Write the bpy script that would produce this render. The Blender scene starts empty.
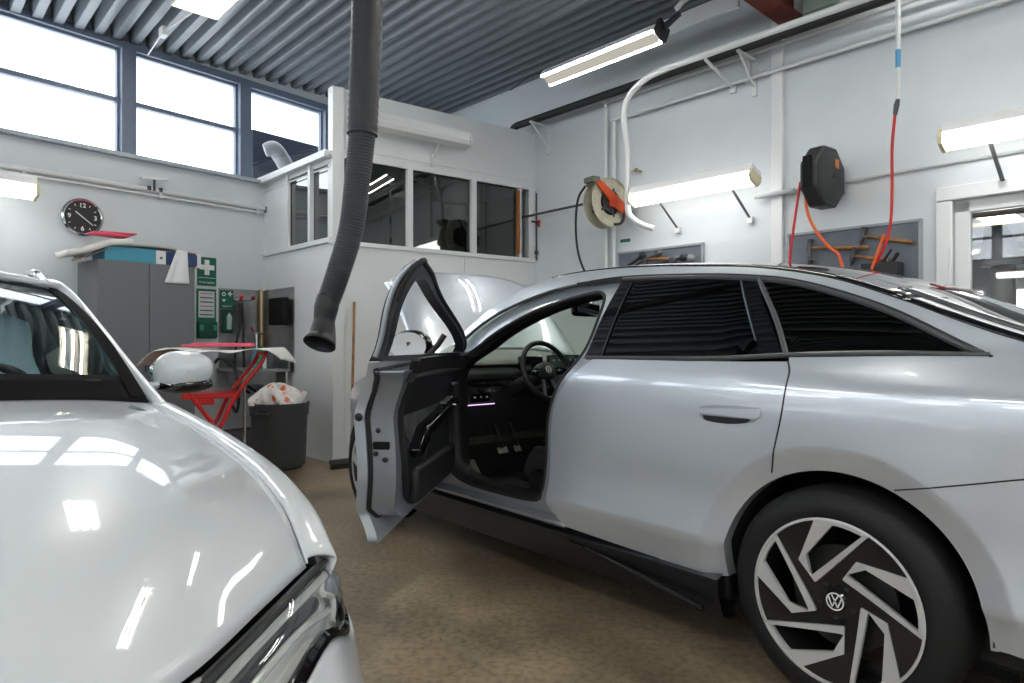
import bpy, math, random
from math import sin, cos, pi, radians
from bisect import bisect
from mathutils import Vector, Matrix
from mathutils.geometry import delaunay_2d_cdt
random.seed(7)
S = bpy.context.scene
COL = S.collection
V = Vector

# ---------------------------------------------------------------- camera, world, exposure
cam_d = bpy.data.cameras.new('camera'); cam = bpy.data.objects.new('camera', cam_d); COL.objects.link(cam)
cam.location = (0, 0, 1.18); cam.rotation_euler = (pi/2, 0, 0)
cam_d.sensor_width = 36; cam_d.lens = 670*36/1024; cam_d.clip_start = .02; cam_d.clip_end = 200
S.camera = cam
S.view_settings.view_transform = 'Standard'; S.view_settings.look = 'None'
S.view_settings.gamma = 1; S.view_settings.use_curve_mapping = False
S.view_settings.exposure = 0.74
W_ = bpy.data.worlds.new('overcast sky'); S.world = W_; W_.use_nodes = True
bgn = W_.node_tree.nodes['Background']; bgn.inputs[0].default_value = (.86, .935, 1, 1); bgn.inputs[1].default_value = 3.0

def area(name, M, sx, sy, watt, col=(1, .985, .955), portal=False):
    l = bpy.data.lights.new(name, 'AREA'); l.shape = 'RECTANGLE'; l.size = sx; l.size_y = sy; l.energy = watt; l.color = col
    if portal: l.cycles.is_portal = True
    o = bpy.data.objects.new(name, l); COL.objects.link(o); o.matrix_world = M
    return o

# ---------------------------------------------------------------- materials
MATS = {}
def mat(name, col, rough=.5, metal=0., coat=0., emit=None, es=0., spec=.5, noise=0., nscale=8., bump=0., bscale=60., trans=0., ior=1.45, alpha=1., coatr=.03, col2=None, coati=1.5):
    if name in MATS: return MATS[name]
    m = bpy.data.materials.new(name); m.use_nodes = True; MATS[name] = m
    nt = m.node_tree; b = nt.nodes['Principled BSDF']
    b.inputs['Base Color'].default_value = (*col, 1); b.inputs['Roughness'].default_value = rough
    b.inputs['Metallic'].default_value = metal; b.inputs['Coat Weight'].default_value = coat; b.inputs['Coat Roughness'].default_value = coatr; b.inputs['Coat IOR'].default_value = coati
    b.inputs['Specular IOR Level'].default_value = spec; b.inputs['IOR'].default_value = ior
    b.inputs['Transmission Weight'].default_value = trans; b.inputs['Alpha'].default_value = alpha
    if emit: b.inputs['Emission Color'].default_value = (*emit, 1); b.inputs['Emission Strength'].default_value = es
    tc = nt.nodes.new('ShaderNodeTexCoord')
    if noise > 0 or col2:
        n = nt.nodes.new('ShaderNodeTexNoise'); n.inputs['Scale'].default_value = nscale; n.inputs['Detail'].default_value = 6
        nt.links.new(tc.outputs['Object'], n.inputs['Vector'])
        r = nt.nodes.new('ShaderNodeValToRGB'); nt.links.new(n.outputs['Fac'], r.inputs['Fac'])
        c2 = col2 or tuple(c*(1-noise) for c in col)
        r.color_ramp.elements[0].position = .35; r.color_ramp.elements[0].color = (*c2, 1)
        r.color_ramp.elements[1].position = .65; r.color_ramp.elements[1].color = (*col, 1)
        nt.links.new(r.outputs['Color'], b.inputs['Base Color'])
    if bump > 0:
        n = nt.nodes.new('ShaderNodeTexNoise'); n.inputs['Scale'].default_value = bscale; n.inputs['Detail'].default_value = 4
        nt.links.new(tc.outputs['Object'], n.inputs['Vector'])
        bp = nt.nodes.new('ShaderNodeBump'); bp.inputs['Strength'].default_value = bump; bp.inputs['Distance'].default_value = .01
        nt.links.new(n.outputs['Fac'], bp.inputs['Height']); nt.links.new(bp.outputs['Normal'], b.inputs['Normal'])
    return m
def glass(name, tint=(1, 1, 1), dark=0., refl=1., rough=0.0, fk=1.5):
    # thin pane: fresnel mix of tinted see-through and mirror reflection
    if name in MATS: return MATS[name]
    m = bpy.data.materials.new(name); m.use_nodes = True; MATS[name] = m; nt = m.node_tree; nt.nodes.clear()
    out = nt.nodes.new('ShaderNodeOutputMaterial'); mx = nt.nodes.new('ShaderNodeMixShader'); fr = nt.nodes.new('ShaderNodeFresnel')
    ge = nt.nodes.new('ShaderNodeNewGeometry'); io = nt.nodes.new('ShaderNodeMapRange'); io.inputs[3].default_value = 1.5; io.inputs[4].default_value = 1/1.5
    nt.links.new(ge.outputs['Backfacing'], io.inputs[0]); nt.links.new(io.outputs[0], fr.inputs['IOR'])
    tr = nt.nodes.new('ShaderNodeBsdfTransparent'); tr.inputs[0].default_value = tuple(c*(1-dark) for c in tint)+(1,)
    gl = nt.nodes.new('ShaderNodeBsdfGlossy'); gl.inputs['Roughness'].default_value = rough; gl.inputs[0].default_value = (refl, refl, refl, 1)
    mu = nt.nodes.new('ShaderNodeMath'); mu.operation = 'MULTIPLY'; mu.inputs[1].default_value = fk; mu.use_clamp = True
    nt.links.new(fr.outputs[0], mu.inputs[0]); nt.links.new(mu.outputs[0], mx.inputs[0])
    nt.links.new(tr.outputs[0], mx.inputs[1]); nt.links.new(gl.outputs[0], mx.inputs[2]); nt.links.new(mx.outputs[0], out.inputs[0])
    return m
def emitter(name, col, st):
    if name in MATS: return MATS[name]
    m = bpy.data.materials.new(name); m.use_nodes = True; MATS[name] = m; nt = m.node_tree; nt.nodes.clear()
    out = nt.nodes.new('ShaderNodeOutputMaterial'); e = nt.nodes.new('ShaderNodeEmission')
    e.inputs[0].default_value = (*col, 1); e.inputs[1].default_value = st; nt.links.new(e.outputs[0], out.inputs[0]); return m

WALLW = mat('white_painted_wall', (.66, .70, .73), .45, noise=.06, nscale=1.3, bump=.05, bscale=120)
PANELW = mat('white_panel', (.76, .78, .79), .35, noise=.04, nscale=2)
PIPEW = mat('white_pipe_paint', (.72, .74, .74), .35)
GREYF = mat('blue_grey_frame', (.17, .21, .28), .45)
SILLG = mat('grey_sill', (.42, .46, .5), .5)
BLACK = mat('black_plastic', (.018, .018, .02), .45)
BLACKG = mat('gloss_black', (.006, .006, .008), .06, coat=.6)
RUBBER = mat('black_rubber', (.022, .022, .023), .6)
TYRE = mat('tyre_rubber', (.014, .014, .015), .6, spec=.35, bump=.12, bscale=150)
STEEL = mat('brushed_steel', (.42, .42, .42), .3, metal=.9, noise=.25, nscale=5)
CHROME = mat('chrome', (.75, .75, .76), .12, metal=1)
DGREY = mat('dark_grey_plastic', (.06, .063, .07), .5)
MGREY = mat('mid_grey_metal', (.17, .18, .19), .5, noise=.1, nscale=3)
RED = mat('red_paint', (.68, .018, .014), .35, coat=.3)
ORANGE = mat('orange_red_plastic', (.75, .09, .02), .4)
GREEN = mat('first_aid_green', (.005, .13, .075), .4)
WHITE = mat('white_plastic', (.8, .8, .8), .4)
PAPER = mat('white_paper', (.78, .77, .75), .8, bump=.05, bscale=20)
WOOD = mat('handle_wood', (.33, .15, .05), .5, noise=.45, nscale=14)
PINK = mat('pink_plastic', (.8, .1, .16), .5)
BLUE = mat('blue_card', (.03, .06, .17), .5)
CYAN = mat('light_blue_card', (.06, .3, .42), .5)
TUBE_LIT = emitter('lit_fluorescent_tube', (.99, .985, .945), 27)
DIFF_LIT = emitter('lit_lamp_diffuser', (1, .985, .94), 6.5)

# ---------------------------------------------------------------- mesh helpers
def cr(p, t):
    n = len(p); i = min(int(t), n-2); f = t-i
    a = p[max(i-1, 0)]; b = p[i]; c = p[i+1]; d = p[min(i+2, n-1)]
    if i == 0: a = tuple(2*b[k]-c[k] for k in range(len(b)))
    if i == n-2: d = tuple(2*c[k]-b[k] for k in range(len(b)))
    return tuple(.5*(2*b[k]+(c[k]-a[k])*f+(2*a[k]-5*b[k]+4*c[k]-d[k])*f*f+(3*b[k]-a[k]-3*c[k]+d[k])*f**3) for k in range(len(b)))
def spl(p, n=8):
    if len(p) < 3: return [tuple(q) for q in p]
    return [cr(p, i/n) for i in range((len(p)-1)*n+1)]
def outline(*segs, n=6):
    r = []
    for s in segs:
        for q in spl(s, n):
            if not r or (abs(q[0]-r[-1][0])+abs(q[1]-r[-1][1])) > 1e-4: r.append(q)
    if abs(r[0][0]-r[-1][0])+abs(r[0][1]-r[-1][1]) < 1e-4: r.pop()
    return r
def sm(t): t = max(0., min(1., t)); return t*t*(3-2*t)
def pch(xs, ys):
    n = len(xs); m = []
    for i in range(n):
        if i == 0: m.append((ys[1]-ys[0])/(xs[1]-xs[0]))
        elif i == n-1: m.append((ys[-1]-ys[-2])/(xs[-1]-xs[-2]))
        else:
            a = (ys[i]-ys[i-1])/(xs[i]-xs[i-1]); b = (ys[i+1]-ys[i])/(xs[i+1]-xs[i])
            m.append((a*(xs[i+1]-xs[i])+b*(xs[i]-xs[i-1]))/(xs[i+1]-xs[i-1]))
    def f(x):
        x = max(xs[0], min(xs[-1], x)); i = min(max(bisect(xs, x)-1, 0), n-2)
        h = xs[i+1]-xs[i]; t = (x-xs[i])/h
        return (2*t**3-3*t**2+1)*ys[i]+(t**3-2*t**2+t)*h*m[i]+(-2*t**3+3*t**2)*ys[i+1]+(t**3-t**2)*h*m[i+1]
    return f

class MB:
    def __init__(s): s.v = []; s.f = []; s.m = []; s.n = {}
    def add(s, vs, fs, M=None, mi=0):
        k = len(s.v)
        s.v += [(M @ V(p)) if M else V(p) for p in vs]
        s.f += [tuple(i+k for i in f) for f in fs]; s.m += [mi]*len(fs); return s
    def box(s, c, d, M=None, mi=0, rz=0, rx=0, ry=0):
        x, y, z = d[0]/2, d[1]/2, d[2]/2
        vs = [V((a*x, b*y, e*z)) for e in (-1, 1) for b in (-1, 1) for a in (-1, 1)]
        if rz or rx or ry:
            R = Matrix.Rotation(rz, 3, 'Z') @ Matrix.Rotation(ry, 3, 'Y') @ Matrix.Rotation(rx, 3, 'X'); vs = [R @ q for q in vs]
        vs = [q+V(c) for q in vs]
        return s.add(vs, [(0, 2, 3, 1), (4, 5, 7, 6), (0, 1, 5, 4), (2, 6, 7, 3), (1, 3, 7, 5), (0, 4, 6, 2)], M, mi)
    def tube(s, pts, r, seg=12, cap=True, M=None, mi=0, n=0, flat=1.):
        if n: pts = spl([tuple(p) for p in pts], n)
        pts = [V(p) for p in pts]; N = len(pts)
        rr = r if isinstance(r, (list, tuple)) else [r]*N
        if len(rr) != N: rr = [rr[min(int(i*(len(rr)-1)/(N-1)), len(rr)-2)]*(1-(i*(len(rr)-1)/(N-1)-min(int(i*(len(rr)-1)/(N-1)), len(rr)-2)))+rr[min(int(i*(len(rr)-1)/(N-1)), len(rr)-2)+1]*(i*(len(rr)-1)/(N-1)-min(int(i*(len(rr)-1)/(N-1)), len(rr)-2)) for i in range(N)]
        vs = []; up = None
        for i in range(N):
            t = (pts[min(i+1, N-1)]-pts[max(i-1, 0)]).normalized()
            if up is None:
                up = V((0, 0, 1)) if abs(t.z) < .9 else V((1, 0, 0))
            up = (up-t*up.dot(t)).normalized(); sd = t.cross(up)
            for k in range(seg):
                a = 2*pi*k/seg; vs.append(pts[i]+(sd*cos(a)+up*sin(a)*flat)*rr[i])
        fs = [(i*seg+k, i*seg+(k+1) % seg, (i+1)*seg+(k+1) % seg, (i+1)*seg+k) for i in range(N-1) for k in range(seg)]
        if cap: fs += [tuple(reversed(range(seg))), tuple(range((N-1)*seg, N*seg))]
        return s.add(vs, fs, M, mi)
    def lathe(s, prof, M=None, seg=32, mi=0, closed=False, arc=2*pi):
        # prof: (r, z) spun round local z
        N = len(prof); full = abs(arc-2*pi) < 1e-6; ns = seg if full else seg+1
        vs = [(r*cos(arc*k/seg), r*sin(arc*k/seg), z) for k in range(ns) for r, z in prof]
        fs = []
        for k in range(seg):
            k2 = (k+1) % ns
            for i in range(N if closed else N-1):
                j = (i+1) % N; fs.append((k*N+i, k2*N+i, k2*N+j, k*N+j))
        return s.add(vs, fs, M, mi)
    def prism(s, poly, h0, h1, M=None, mi=0):
        n = len(poly); vs = [(x, y, h0) for x, y in poly]+[(x, y, h1) for x, y in poly]
        return s.add(vs, [tuple(reversed(range(n))), tuple(range(n, 2*n))]+[(i, (i+1) % n, n+(i+1) % n, n+i) for i in range(n)], M, mi)
    def grid(s, fn, nu, nv, M=None, mi=0, wrap=False):
        vs = [fn(i/nu, j/nv) for i in range(nu+1) for j in range(nv+1)]
        return s.add(vs, [(i*(nv+1)+j, (i+1)*(nv+1)+j, (i+1)*(nv+1)+j+1, i*(nv+1)+j+1) for i in range(nu) for j in range(nv)], M, mi)
    def ball(s, c, r, seg=16, M=None, mi=0):
        r = r if isinstance(r, (tuple, list)) else (r, r, r); c = V(c); k = seg//2
        def fn(a, b):
            t = pi*a; p = 2*pi*b; return c+V((r[0]*sin(t)*cos(p), r[1]*sin(t)*sin(p), -r[2]*cos(t)))
        return s.grid(fn, k, seg, M, mi)
    def build(s, name, mats, parent=None, M=None, sharp=35, bevel=0, solid=0, sub=0, off=None):
        me = bpy.data.meshes.new(name)
        o_ = V(off) if off else V((0, 0, 0))
        me.from_pydata([p-o_ for p in s.v], [], s.f)
        for mt in (mats if isinstance(mats, (list, tuple)) else [mats]): me.materials.append(mt)
        me.polygons.foreach_set('material_index', s.m)
        me.polygons.foreach_set('use_smooth', [True]*len(s.f))
        me.update()
        me.set_sharp_from_angle(angle=radians(sharp))
        if s.n: me.normals_split_custom_set_from_vertices([s.n.get(i, (0, 0, 0)) for i in range(len(s.v))])
        o = bpy.data.objects.new(name, me); COL.objects.link(o)
        if M is not None: o.matrix_local = M
        if parent: o.parent = parent
        if solid:
            q = o.modifiers.new('thickness', 'SOLIDIFY'); q.thickness = solid; q.offset = -1
        if bevel:
            q = o.modifiers.new('bevel', 'BEVEL'); q.width = bevel; q.segments = 2; q.limit_method = 'ANGLE'; q.angle_limit = radians(40)
        if sub:
            q = o.modifiers.new('sub', 'SUBSURF'); q.levels = sub; q.render_levels = sub
        return o

def tag(o, label=None, cat=None, group=None, kind=None):
    if label: o['label'] = label
    if cat: o['category'] = cat
    if group: o['group'] = group
    if kind: o['kind'] = kind
    return o
def thing(name, label, cat, M=None, group=None):
    o = bpy.data.objects.new(name, None); COL.objects.link(o); o.empty_display_size = .1
    if M is not None: o.matrix_world = M
    return tag(o, label, cat, group)
def struct(o): o['kind'] = 'structure'; return o
def copy_tree(o, M=None, parent=None, label=None):
    c = o.copy(); COL.objects.link(c)
    if M is not None: c.matrix_world = M
    if parent:
        c.parent = parent
    if label: c['label'] = label
    for ch in [q for q in bpy.data.objects if q.parent == o and q != c]: copy_tree(ch, None, c)
    return c
def text(name, body, size, mt, parent, M, ext=.0005, align='CENTER', bold=False, sx=1):
    cu = bpy.data.curves.new(name, 'FONT'); cu.body = body; cu.size = size; cu.extrude = ext; cu.align_x = align; cu.align_y = 'CENTER'
    cu.materials.append(mt)
    if bold: cu.offset = size*.02
    tmp = bpy.data.objects.new(name, cu); COL.objects.link(tmp)
    bpy.context.view_layer.update()
    me = bpy.data.meshes.new_from_object(tmp.evaluated_get(bpy.context.evaluated_depsgraph_get()))
    bpy.data.objects.remove(tmp); bpy.data.curves.remove(cu); me.name = name
    if not me.materials: me.materials.append(mt)
    o = bpy.data.objects.new(name, me); COL.objects.link(o); o.matrix_local = M @ Matrix.Diagonal((sx, 1, 1, 1)); o.parent = parent
    return o

# wall frames: local x runs right along the wall, y into the wall, z up
def frame(ox, oy, ang): return Matrix.Translation((ox, oy, 0)) @ Matrix.Rotation(ang, 4, 'Z')
FR = frame(.732*5.67, .682*5.67, math.atan2(-.732, .682))
FW = frame(-2.84, 7.66, math.atan2(.771, .637))
FB = frame(-1.75, 6.5, math.atan2(.599, .80))
FS = frame(-1.75, 6.5, math.atan2(-.732, .682))
def at(F, s, off, z): return F @ Matrix.Translation((s, -off, z))
UP = Matrix.Rotation(pi/2, 4, 'X')     # text lying in xy -> standing facing -y

# ---------------------------------------------------------------- room shell
NV = V((.732, .682, 0)); DV = V((.682, -.732, 0))
def P2(n, d, z=0): q = NV*n+DV*d; return V((q.x, q.y, z))
C1 = V((-1.218, 9.62, 0)); C2 = V((-7.55, 1.95, 0)); C3 = P2(-4.2, 4.5); C4 = P2(5.67, 4.5)
def ceil_z(p): return 4.31-.055*(5.67-(p[0]*.732+p[1]*.682))

FLOOR = bpy.data.materials.new('stained_concrete_floor'); FLOOR.use_nodes = True
nt = FLOOR.node_tree; b = nt.nodes['Principled BSDF']; tc = nt.nodes.new('ShaderNodeTexCoord')
def ramp(nt, fac, stops):
    r = nt.nodes.new('ShaderNodeValToRGB'); e = r.color_ramp.elements
    e[0].position, e[0].color = stops[0][0], (*stops[0][1], 1); e[1].position, e[1].color = stops[-1][0], (*stops[-1][1], 1)
    for p, c in stops[1:-1]: q = e.new(p); q.color = (*c, 1)
    nt.links.new(fac, r.inputs['Fac']); return r
n1 = nt.nodes.new('ShaderNodeTexNoise'); n1.inputs['Scale'].default_value = 1.6; n1.inputs['Detail'].default_value = 8; n1.inputs['Roughness'].default_value = .65
n2 = nt.nodes.new('ShaderNodeTexNoise'); n2.inputs['Scale'].default_value = 34; n2.inputs['Detail'].default_value = 6
for n in (n1, n2): nt.links.new(tc.outputs['Object'], n.inputs['Vector'])
r1 = ramp(nt, n1.outputs['Fac'], [(.3, (.16, .12, .085)), (.46, (.29, .225, .15)), (.68, (.44, .345, .235))])
r2 = ramp(nt, n2.outputs['Fac'], [(.36, (.38, .37, .38)), (.56, (1, 1, 1))])
mx = nt.nodes.new('ShaderNodeMix'); mx.data_type = 'RGBA'; mx.blend_type = 'MULTIPLY'; mx.inputs[0].default_value = .5
nt.links.new(r1.outputs[0], mx.inputs[6]); nt.links.new(r2.outputs[0], mx.inputs[7]); nt.links.new(mx.outputs[2], b.inputs['Base Color'])
r3 = ramp(nt, n1.outputs['Fac'], [(.35, (.28, .28, .28)), (.65, (.55, .55, .55))]); nt.links.new(r3.outputs[0], b.inputs['Roughness'])
bp = nt.nodes.new('ShaderNodeBump'); bp.inputs['Strength'].default_value = .15; bp.inputs['Distance'].default_value = .005
nt.links.new(n2.outputs['Fac'], bp.inputs['Height']); nt.links.new(bp.outputs['Normal'], b.inputs['Normal'])

m = MB(); m.prism([(C1.x, C1.y), (C2.x, C2.y), (C3.x, C3.y), (C4.x, C4.y)][::-1], -.1, 0); struct(m.build('floor', FLOOR))

# corrugated steel ceiling: trapezoid ribs running along DV, cut obliquely by the window wall
CEIL = mat('galvanised_ceiling_steel', (.17, .19, .21), .42, metal=.25, noise=.15, nscale=6)
m = MB(); prof = []
n0 = -4.25; pitch = .16
k = 0
while n0+k*pitch < 5.68:
    a = n0+k*pitch
    prof += [(a, .17), (a+.045, .17), (a+.066, 0), (a+.134, 0)]; k += 1
def wall_d(n):  # DV coordinate where the window wall is met
    t = (n-(-2.84*.732+7.66*.682))/.992
    return (-2.84+.637*t)*.682-(7.66+.771*t)*.732
vs = []
for a, h in prof:
    z = 4.31-.055*(5.67-a)+h
    for d in (wall_d(a)-.05, 4.55): vs.append(P2(a, d, z))
m.add(vs, [(2*i, 2*i+1, 2*i+3, 2*i+2) for i in range(len(prof)-1)])
struct(m.build('ceiling', CEIL, sharp=20, solid=.004))

# wall_right
def wallbox(F, s0, s1, z0, z1, y0=0., y1=.2, mb=None):
    mb = mb or MB(); mb.box(((s0+s1)/2, (y0+y1)/2, (z0+z1)/2), (s1-s0, y1-y0, z1-z0), F); return mb
m = MB()
wallbox(FR, -8.1, -1.38, 0, 4.45, mb=m); wallbox(FR, -1.38, -.42, 2.22, 4.45, mb=m); wallbox(FR, -.42, 4.7, 0, 4.45, mb=m)
struct(m.build('wall_right', WALLW))
# wall_back (the window wall): solid to 3.0, clerestory 3.0-4.04, beam over
m = MB(); wallbox(FW, -7.6, 2.7, 0, 3.0, mb=m); wallbox(FW, -7.6, 2.7, 4.04, 4.5, mb=m); wallbox(FW, 2.0, 2.7, 3.0, 4.04, mb=m)
struct(m.build('wall_back', WALLW))
WPX = [-6.24, -5.04, -3.84, -2.64, -1.44, -.235, .87, 1.95]
m = MB()
m.box((-2.5, -.012, 4.07), (10, .03, .075), FW)
struct(m.build('trim_1', GREYF))
m = MB(); m.box((-3.75, -.03, 2.985), (7.55, .1, .035), FW); struct(m.build('trim_2', SILLG))
for i, x in enumerate(WPX[:-1]):
    x2 = WPX[i+1]
    m = MB(); m.box((x, .02, 3.52), (.13, .12, 1.04), FW)
    m.box((x+.075, .06, 3.52), (.02, .06, 1.04), FW); m.box((x2-.075, .06, 3.52), (.02, .06, 1.04), FW)
    m.box(((x+x2)/2, .06, 4.025), (x2-x, .05, .03), FW); m.box(((x+x2)/2, .06, 3.012), (x2-x, .05, .024), FW)
    if i != 5: m.box(((x+x2)/2, .05, 3.525), (x2-x, .07, .045), FW)
    fr_ = m.build('window_%d' % (i+1), GREYF); struct(fr_)
    g = MB(); g.box(((x+x2)/2, .07, 3.52), (x2-x-.13, .006, 1.0), FW); g.build('pane', glass('clear_window_glass'), fr_)
area('window_portal', FW @ Matrix.Translation((-2.8, .25, 3.52)) @ Matrix.Rotation(-pi/2, 4, 'X'), 9, 1.0, 1, portal=True)

# wall_left (behind the camera, opposite wall_right) and wall_front, with their own clerestory windows
angL = math.atan2(.732, -.682)   # facing back into the room
FL = frame(P2(-4.2, 0).x, P2(-4.2, 0).y, angL)
FE = frame(P2(0, 4.5).x, P2(0, 4.5).y, math.atan2(-.682, -.732))
def clere(F, s0, s1, zs0, zs1, name, n, wn, ztop=4.35, step=1.4):
    m = MB(); wallbox(F, s0-.3, s1+.3, 0, zs0, mb=m); wallbox(F, s0-.3, s1+.3, zs1, ztop, mb=m)
    wallbox(F, s0-.3, s0+.3, zs0, zs1, mb=m); wallbox(F, s1-.3, s1+.3, zs0, zs1, mb=m); struct(m.build(name, WALLW))
    k = max(1, round((s1-s0-.6)/step)); w = (s1-s0-.6)/k
    for i in range(k):
        a = s0+.3+i*w; m = MB()
        for x in (a+.04, a+w-.04): m.box((x, .04, (zs0+zs1)/2), (.08, .1, zs1-zs0), F)
        for z in (zs0+.02, (zs0+zs1)/2, zs1-.02): m.box((a+w/2, .05, z), (w, .06, .045), F)
        f_ = struct(m.build('window_%d' % (wn+i), GREYF))
        g = MB(); g.box((a+w/2, .06, (zs0+zs1)/2), (w-.1, .006, zs1-zs0-.04), F); g.build('pane', MATS['clear_window_glass'], f_)
    area('window_portal', F @ Matrix.Translation(((s0+s1)/2, .25, (zs0+zs1)/2)) @ Matrix.Rotation(-pi/2, 4, 'X'), s1-s0-.6, zs1-zs0, 1, portal=True)
clere(FL, -4.5, 6.3, 2.75, 3.65, 'wall_left', 0, 8, 3.95)
clere(FE, -5.67, 4.2, 2.75, 3.6, 'wall_front', 0, 20, 4.5)

# booth (spray office): side face with windows, front face with windows, upper parapet, roof
m = MB()
for F, x0, x1, in ((FS, -1.72, 0, ), (FB, 0.0, 2.72)):
    wallbox(F, x0, x1, 0, 2.14, 0.0 if F is FB else .0, .12, m)
wallbox(FS, -1.72, -1.0, 2.14, 3.03, 0, .1, m); wallbox(FS, -1.72, 0, 2.92, 3.03, 0, .1, m)
wallbox(FB, 0.0, 2.72, 3.02, 3.66, 0, .09, m); wallbox(FB, 2.46, 2.72, 2.14, 3.02, 0, .1, m)
wallbox(FB, 0, .12, 2.14, 3.02, .0, .1, m)
# roof slab between the booth faces, window wall and right wall
a = FB @ V((0, .09, 0)); b2 = FB @ V((2.6, .09, 0)); c = V((-1.3, 9.4, 0)); d = FS @ V((-1.62, .02, 0))
m.prism([(p.x, p.y) for p in (a, b2, c, d)], 2.98, 3.03)
booth = m.build('wall_booth', PANELW, sharp=30); struct(booth)
m = MB()   # cover strips, frames
m.box((1.27, -.008, 2.145), (2.6, .03, .045), FB); m.box((1.27, -.008, 3.0), (2.6, .03, .045), FB); m.box((.06, -.012, 1.83), (.12, .03, 3.66), FB)
m.box((1.27, -.004, 3.08), (2.5, .012, .01), FB)
for x in (.845, 1.645): m.box((x, 0, 2.58), (.065, .05, .85), FB)
m.box((2.3, -.002, 2.58), (.03, .03, .85), FB)
m.box((2.47, -.006, 2.58), (.08, .03, .85), FB)
m.box((-.86, -.008, 2.17), (1.72, .03, .05), FS); m.box((-.86, -.03, 3.0), (1.72, .09, .07), FS); m.box((-.435, 0, 2.58), (.05, .05, .8), FS)
m.box((-.97, 0, 2.58), (.05, .04, .8), FS); m.box((-.86, -.004, 2.885), (1.7, .012, .012), FS)
struct(m.build('trim_3', PANELW, bevel=.004))
m = MB(); m.box((2.275, -.005, 2.58), (.03, .03, .75), FB); struct(m.build('trim_4', mat('orange_wood_edge', (.4, .13, .03), .6)))
BG = glass('booth_dark_glass', (.5, .58, .55), .3, .95, fk=2.2)
for i, (F, x0, x1) in enumerate(((FB, .12, .82), (FB, .87, 1.62), (FB, 1.67, 2.26), (FS, -.42, 0), (FS, -.95, -.46))):
    g = MB(); g.box(((x0+x1)/2, .03, 2.58), (x1-x0, .006, .82), F); struct(g.build('window_%d' % (40+i), BG))
# dim interior of the booth
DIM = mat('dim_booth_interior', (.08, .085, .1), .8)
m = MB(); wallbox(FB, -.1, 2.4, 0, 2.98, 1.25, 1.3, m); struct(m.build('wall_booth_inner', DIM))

# neighbouring roof outside window 6, with duct and vent unit
m = MB(); m.box((2.34, 1.6, 3.6), (3.2, .1, 1.0), FW); m.box((2.3, .95, 2.9), (3.1, 1.3, .04), FW)
tag(m.build('outside_parapet', mat('dark_navy_cladding', (.005, .008, .016), .8, spec=.2)), kind='structure')

# ================================================================ lamps
def batten(name, label, M, L, group=None, lit=True, watt=None, w=.15, h=.1, tilt=0., brackets=True, diffuser=True):
    """wall fluorescent fitting: local x along, -y out of wall; M at the fitting centre"""
    t = thing(name, label, 'lamp', M, group)
    R = Matrix.Rotation(tilt, 4, 'X')
    b = MB()
    pr = [(-w/2, h/2), (w/2, h/2), (w/2, h*.25), (w*.42, 0), (-w*.42, 0), (-w/2, h*.25)]
    Mx = R @ Matrix(((0, 0, 1, 0), (1, 0, 0, 0), (0, 1, 0, 0), (0, 0, 0, 1)))
    b.prism(pr, -L/2, L/2, Mx); b.build('housing', WHITE, t, bevel=.003)
    if diffuser:
        d = MB(); d.prism([(-w*.44, 0), (w*.44, 0), (w*.44, -h*.25), (w*.3, -h*.5), (-w*.3, -h*.5), (-w*.44, -h*.25)], -L/2+.02, L/2-.02, Mx)
        d.build('diffuser', DIFF_LIT if lit else WHITE, t)
        for s in (-1, 1):
            e = MB(); e.prism([(-w*.5, .02), (w*.5, .02), (w*.5, -h*.3), (w*.34, -h*.56), (-w*.34, -h*.56), (-w*.5, -h*.3)], s*L/2-.012, s*L/2+.012, Mx); e.build('end_cap', mat('yellowed_plastic', (.7, .62, .42), .5) if lit else WHITE, t)
    if brackets:
        for s in (-.3, .3):
            k = MB(); k.tube([(s*L, .02, -.03), (s*L+.02, .34, -.28)], .014, 6, flat=.4); k.build('bracket', MGREY, t)
            k = MB(); k.box((s*L+.02, .355, -.3), (.05, .03, .06)); k.build('wall_plate', PIPEW, t)
    return t
batten('wall_lamp', 'long lit fluorescent lamp on two brackets beside the open hose reel', at(FR, -3.33, .38, 2.57), 1.25, 'bracket lamps on the right wall', tilt=-.35, w=.17, h=.14)
batten('wall_lamp', 'lit fluorescent lamp on a bracket above the glazed door at right', at(FR, -.72, .38, 2.57), 1.25, 'bracket lamps on the right wall', tilt=-.35, w=.17, h=.14)
batten('wall_lamp', 'lit fluorescent lamp on a bracket left of the wall clock', at(FW, -2.93, .38, 2.46), 1.25, 'bracket lamps on the window wall', tilt=-.35, w=.17, h=.15)
# lamps on the walls behind the camera
for s, lb in ((-3.6, 'first lit lamp from the far front corner on the wall behind the viewer'), (-1.6, 'second lit lamp from the front corner behind the viewer'), (.4, 'middle of the five lit lamps on the wall behind the viewer'), (2.4, 'second lit lamp from the window wall corner behind the viewer'), (4.4, 'lit lamp on the left wall nearest the window wall')):
    batten('wall_lamp', lb, at(FL, s, .38, 2.45), 1.25, 'lamps on the wall behind the viewer', tilt=-.35, w=.17, h=.15)
batten('booth_lamp', 'unlit white fluorescent fitting on the upper booth wall', at(FB, .87, .2, 3.33), 1.14, lit=False, tilt=-.2, w=.17, h=.13, brackets=False)
m = MB(); m.tube([(1.12, -.16, 3.27), (1.12, -.02, 3.15)], .015, 6, M=FB); m.box((1.12, -.01, 3.13), (.04, .03, .16), FB)
# its bracket
tag(m.build('lamp_bracket', PIPEW), 'small white triangular bracket under the unlit booth lamp', 'bracket')

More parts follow.
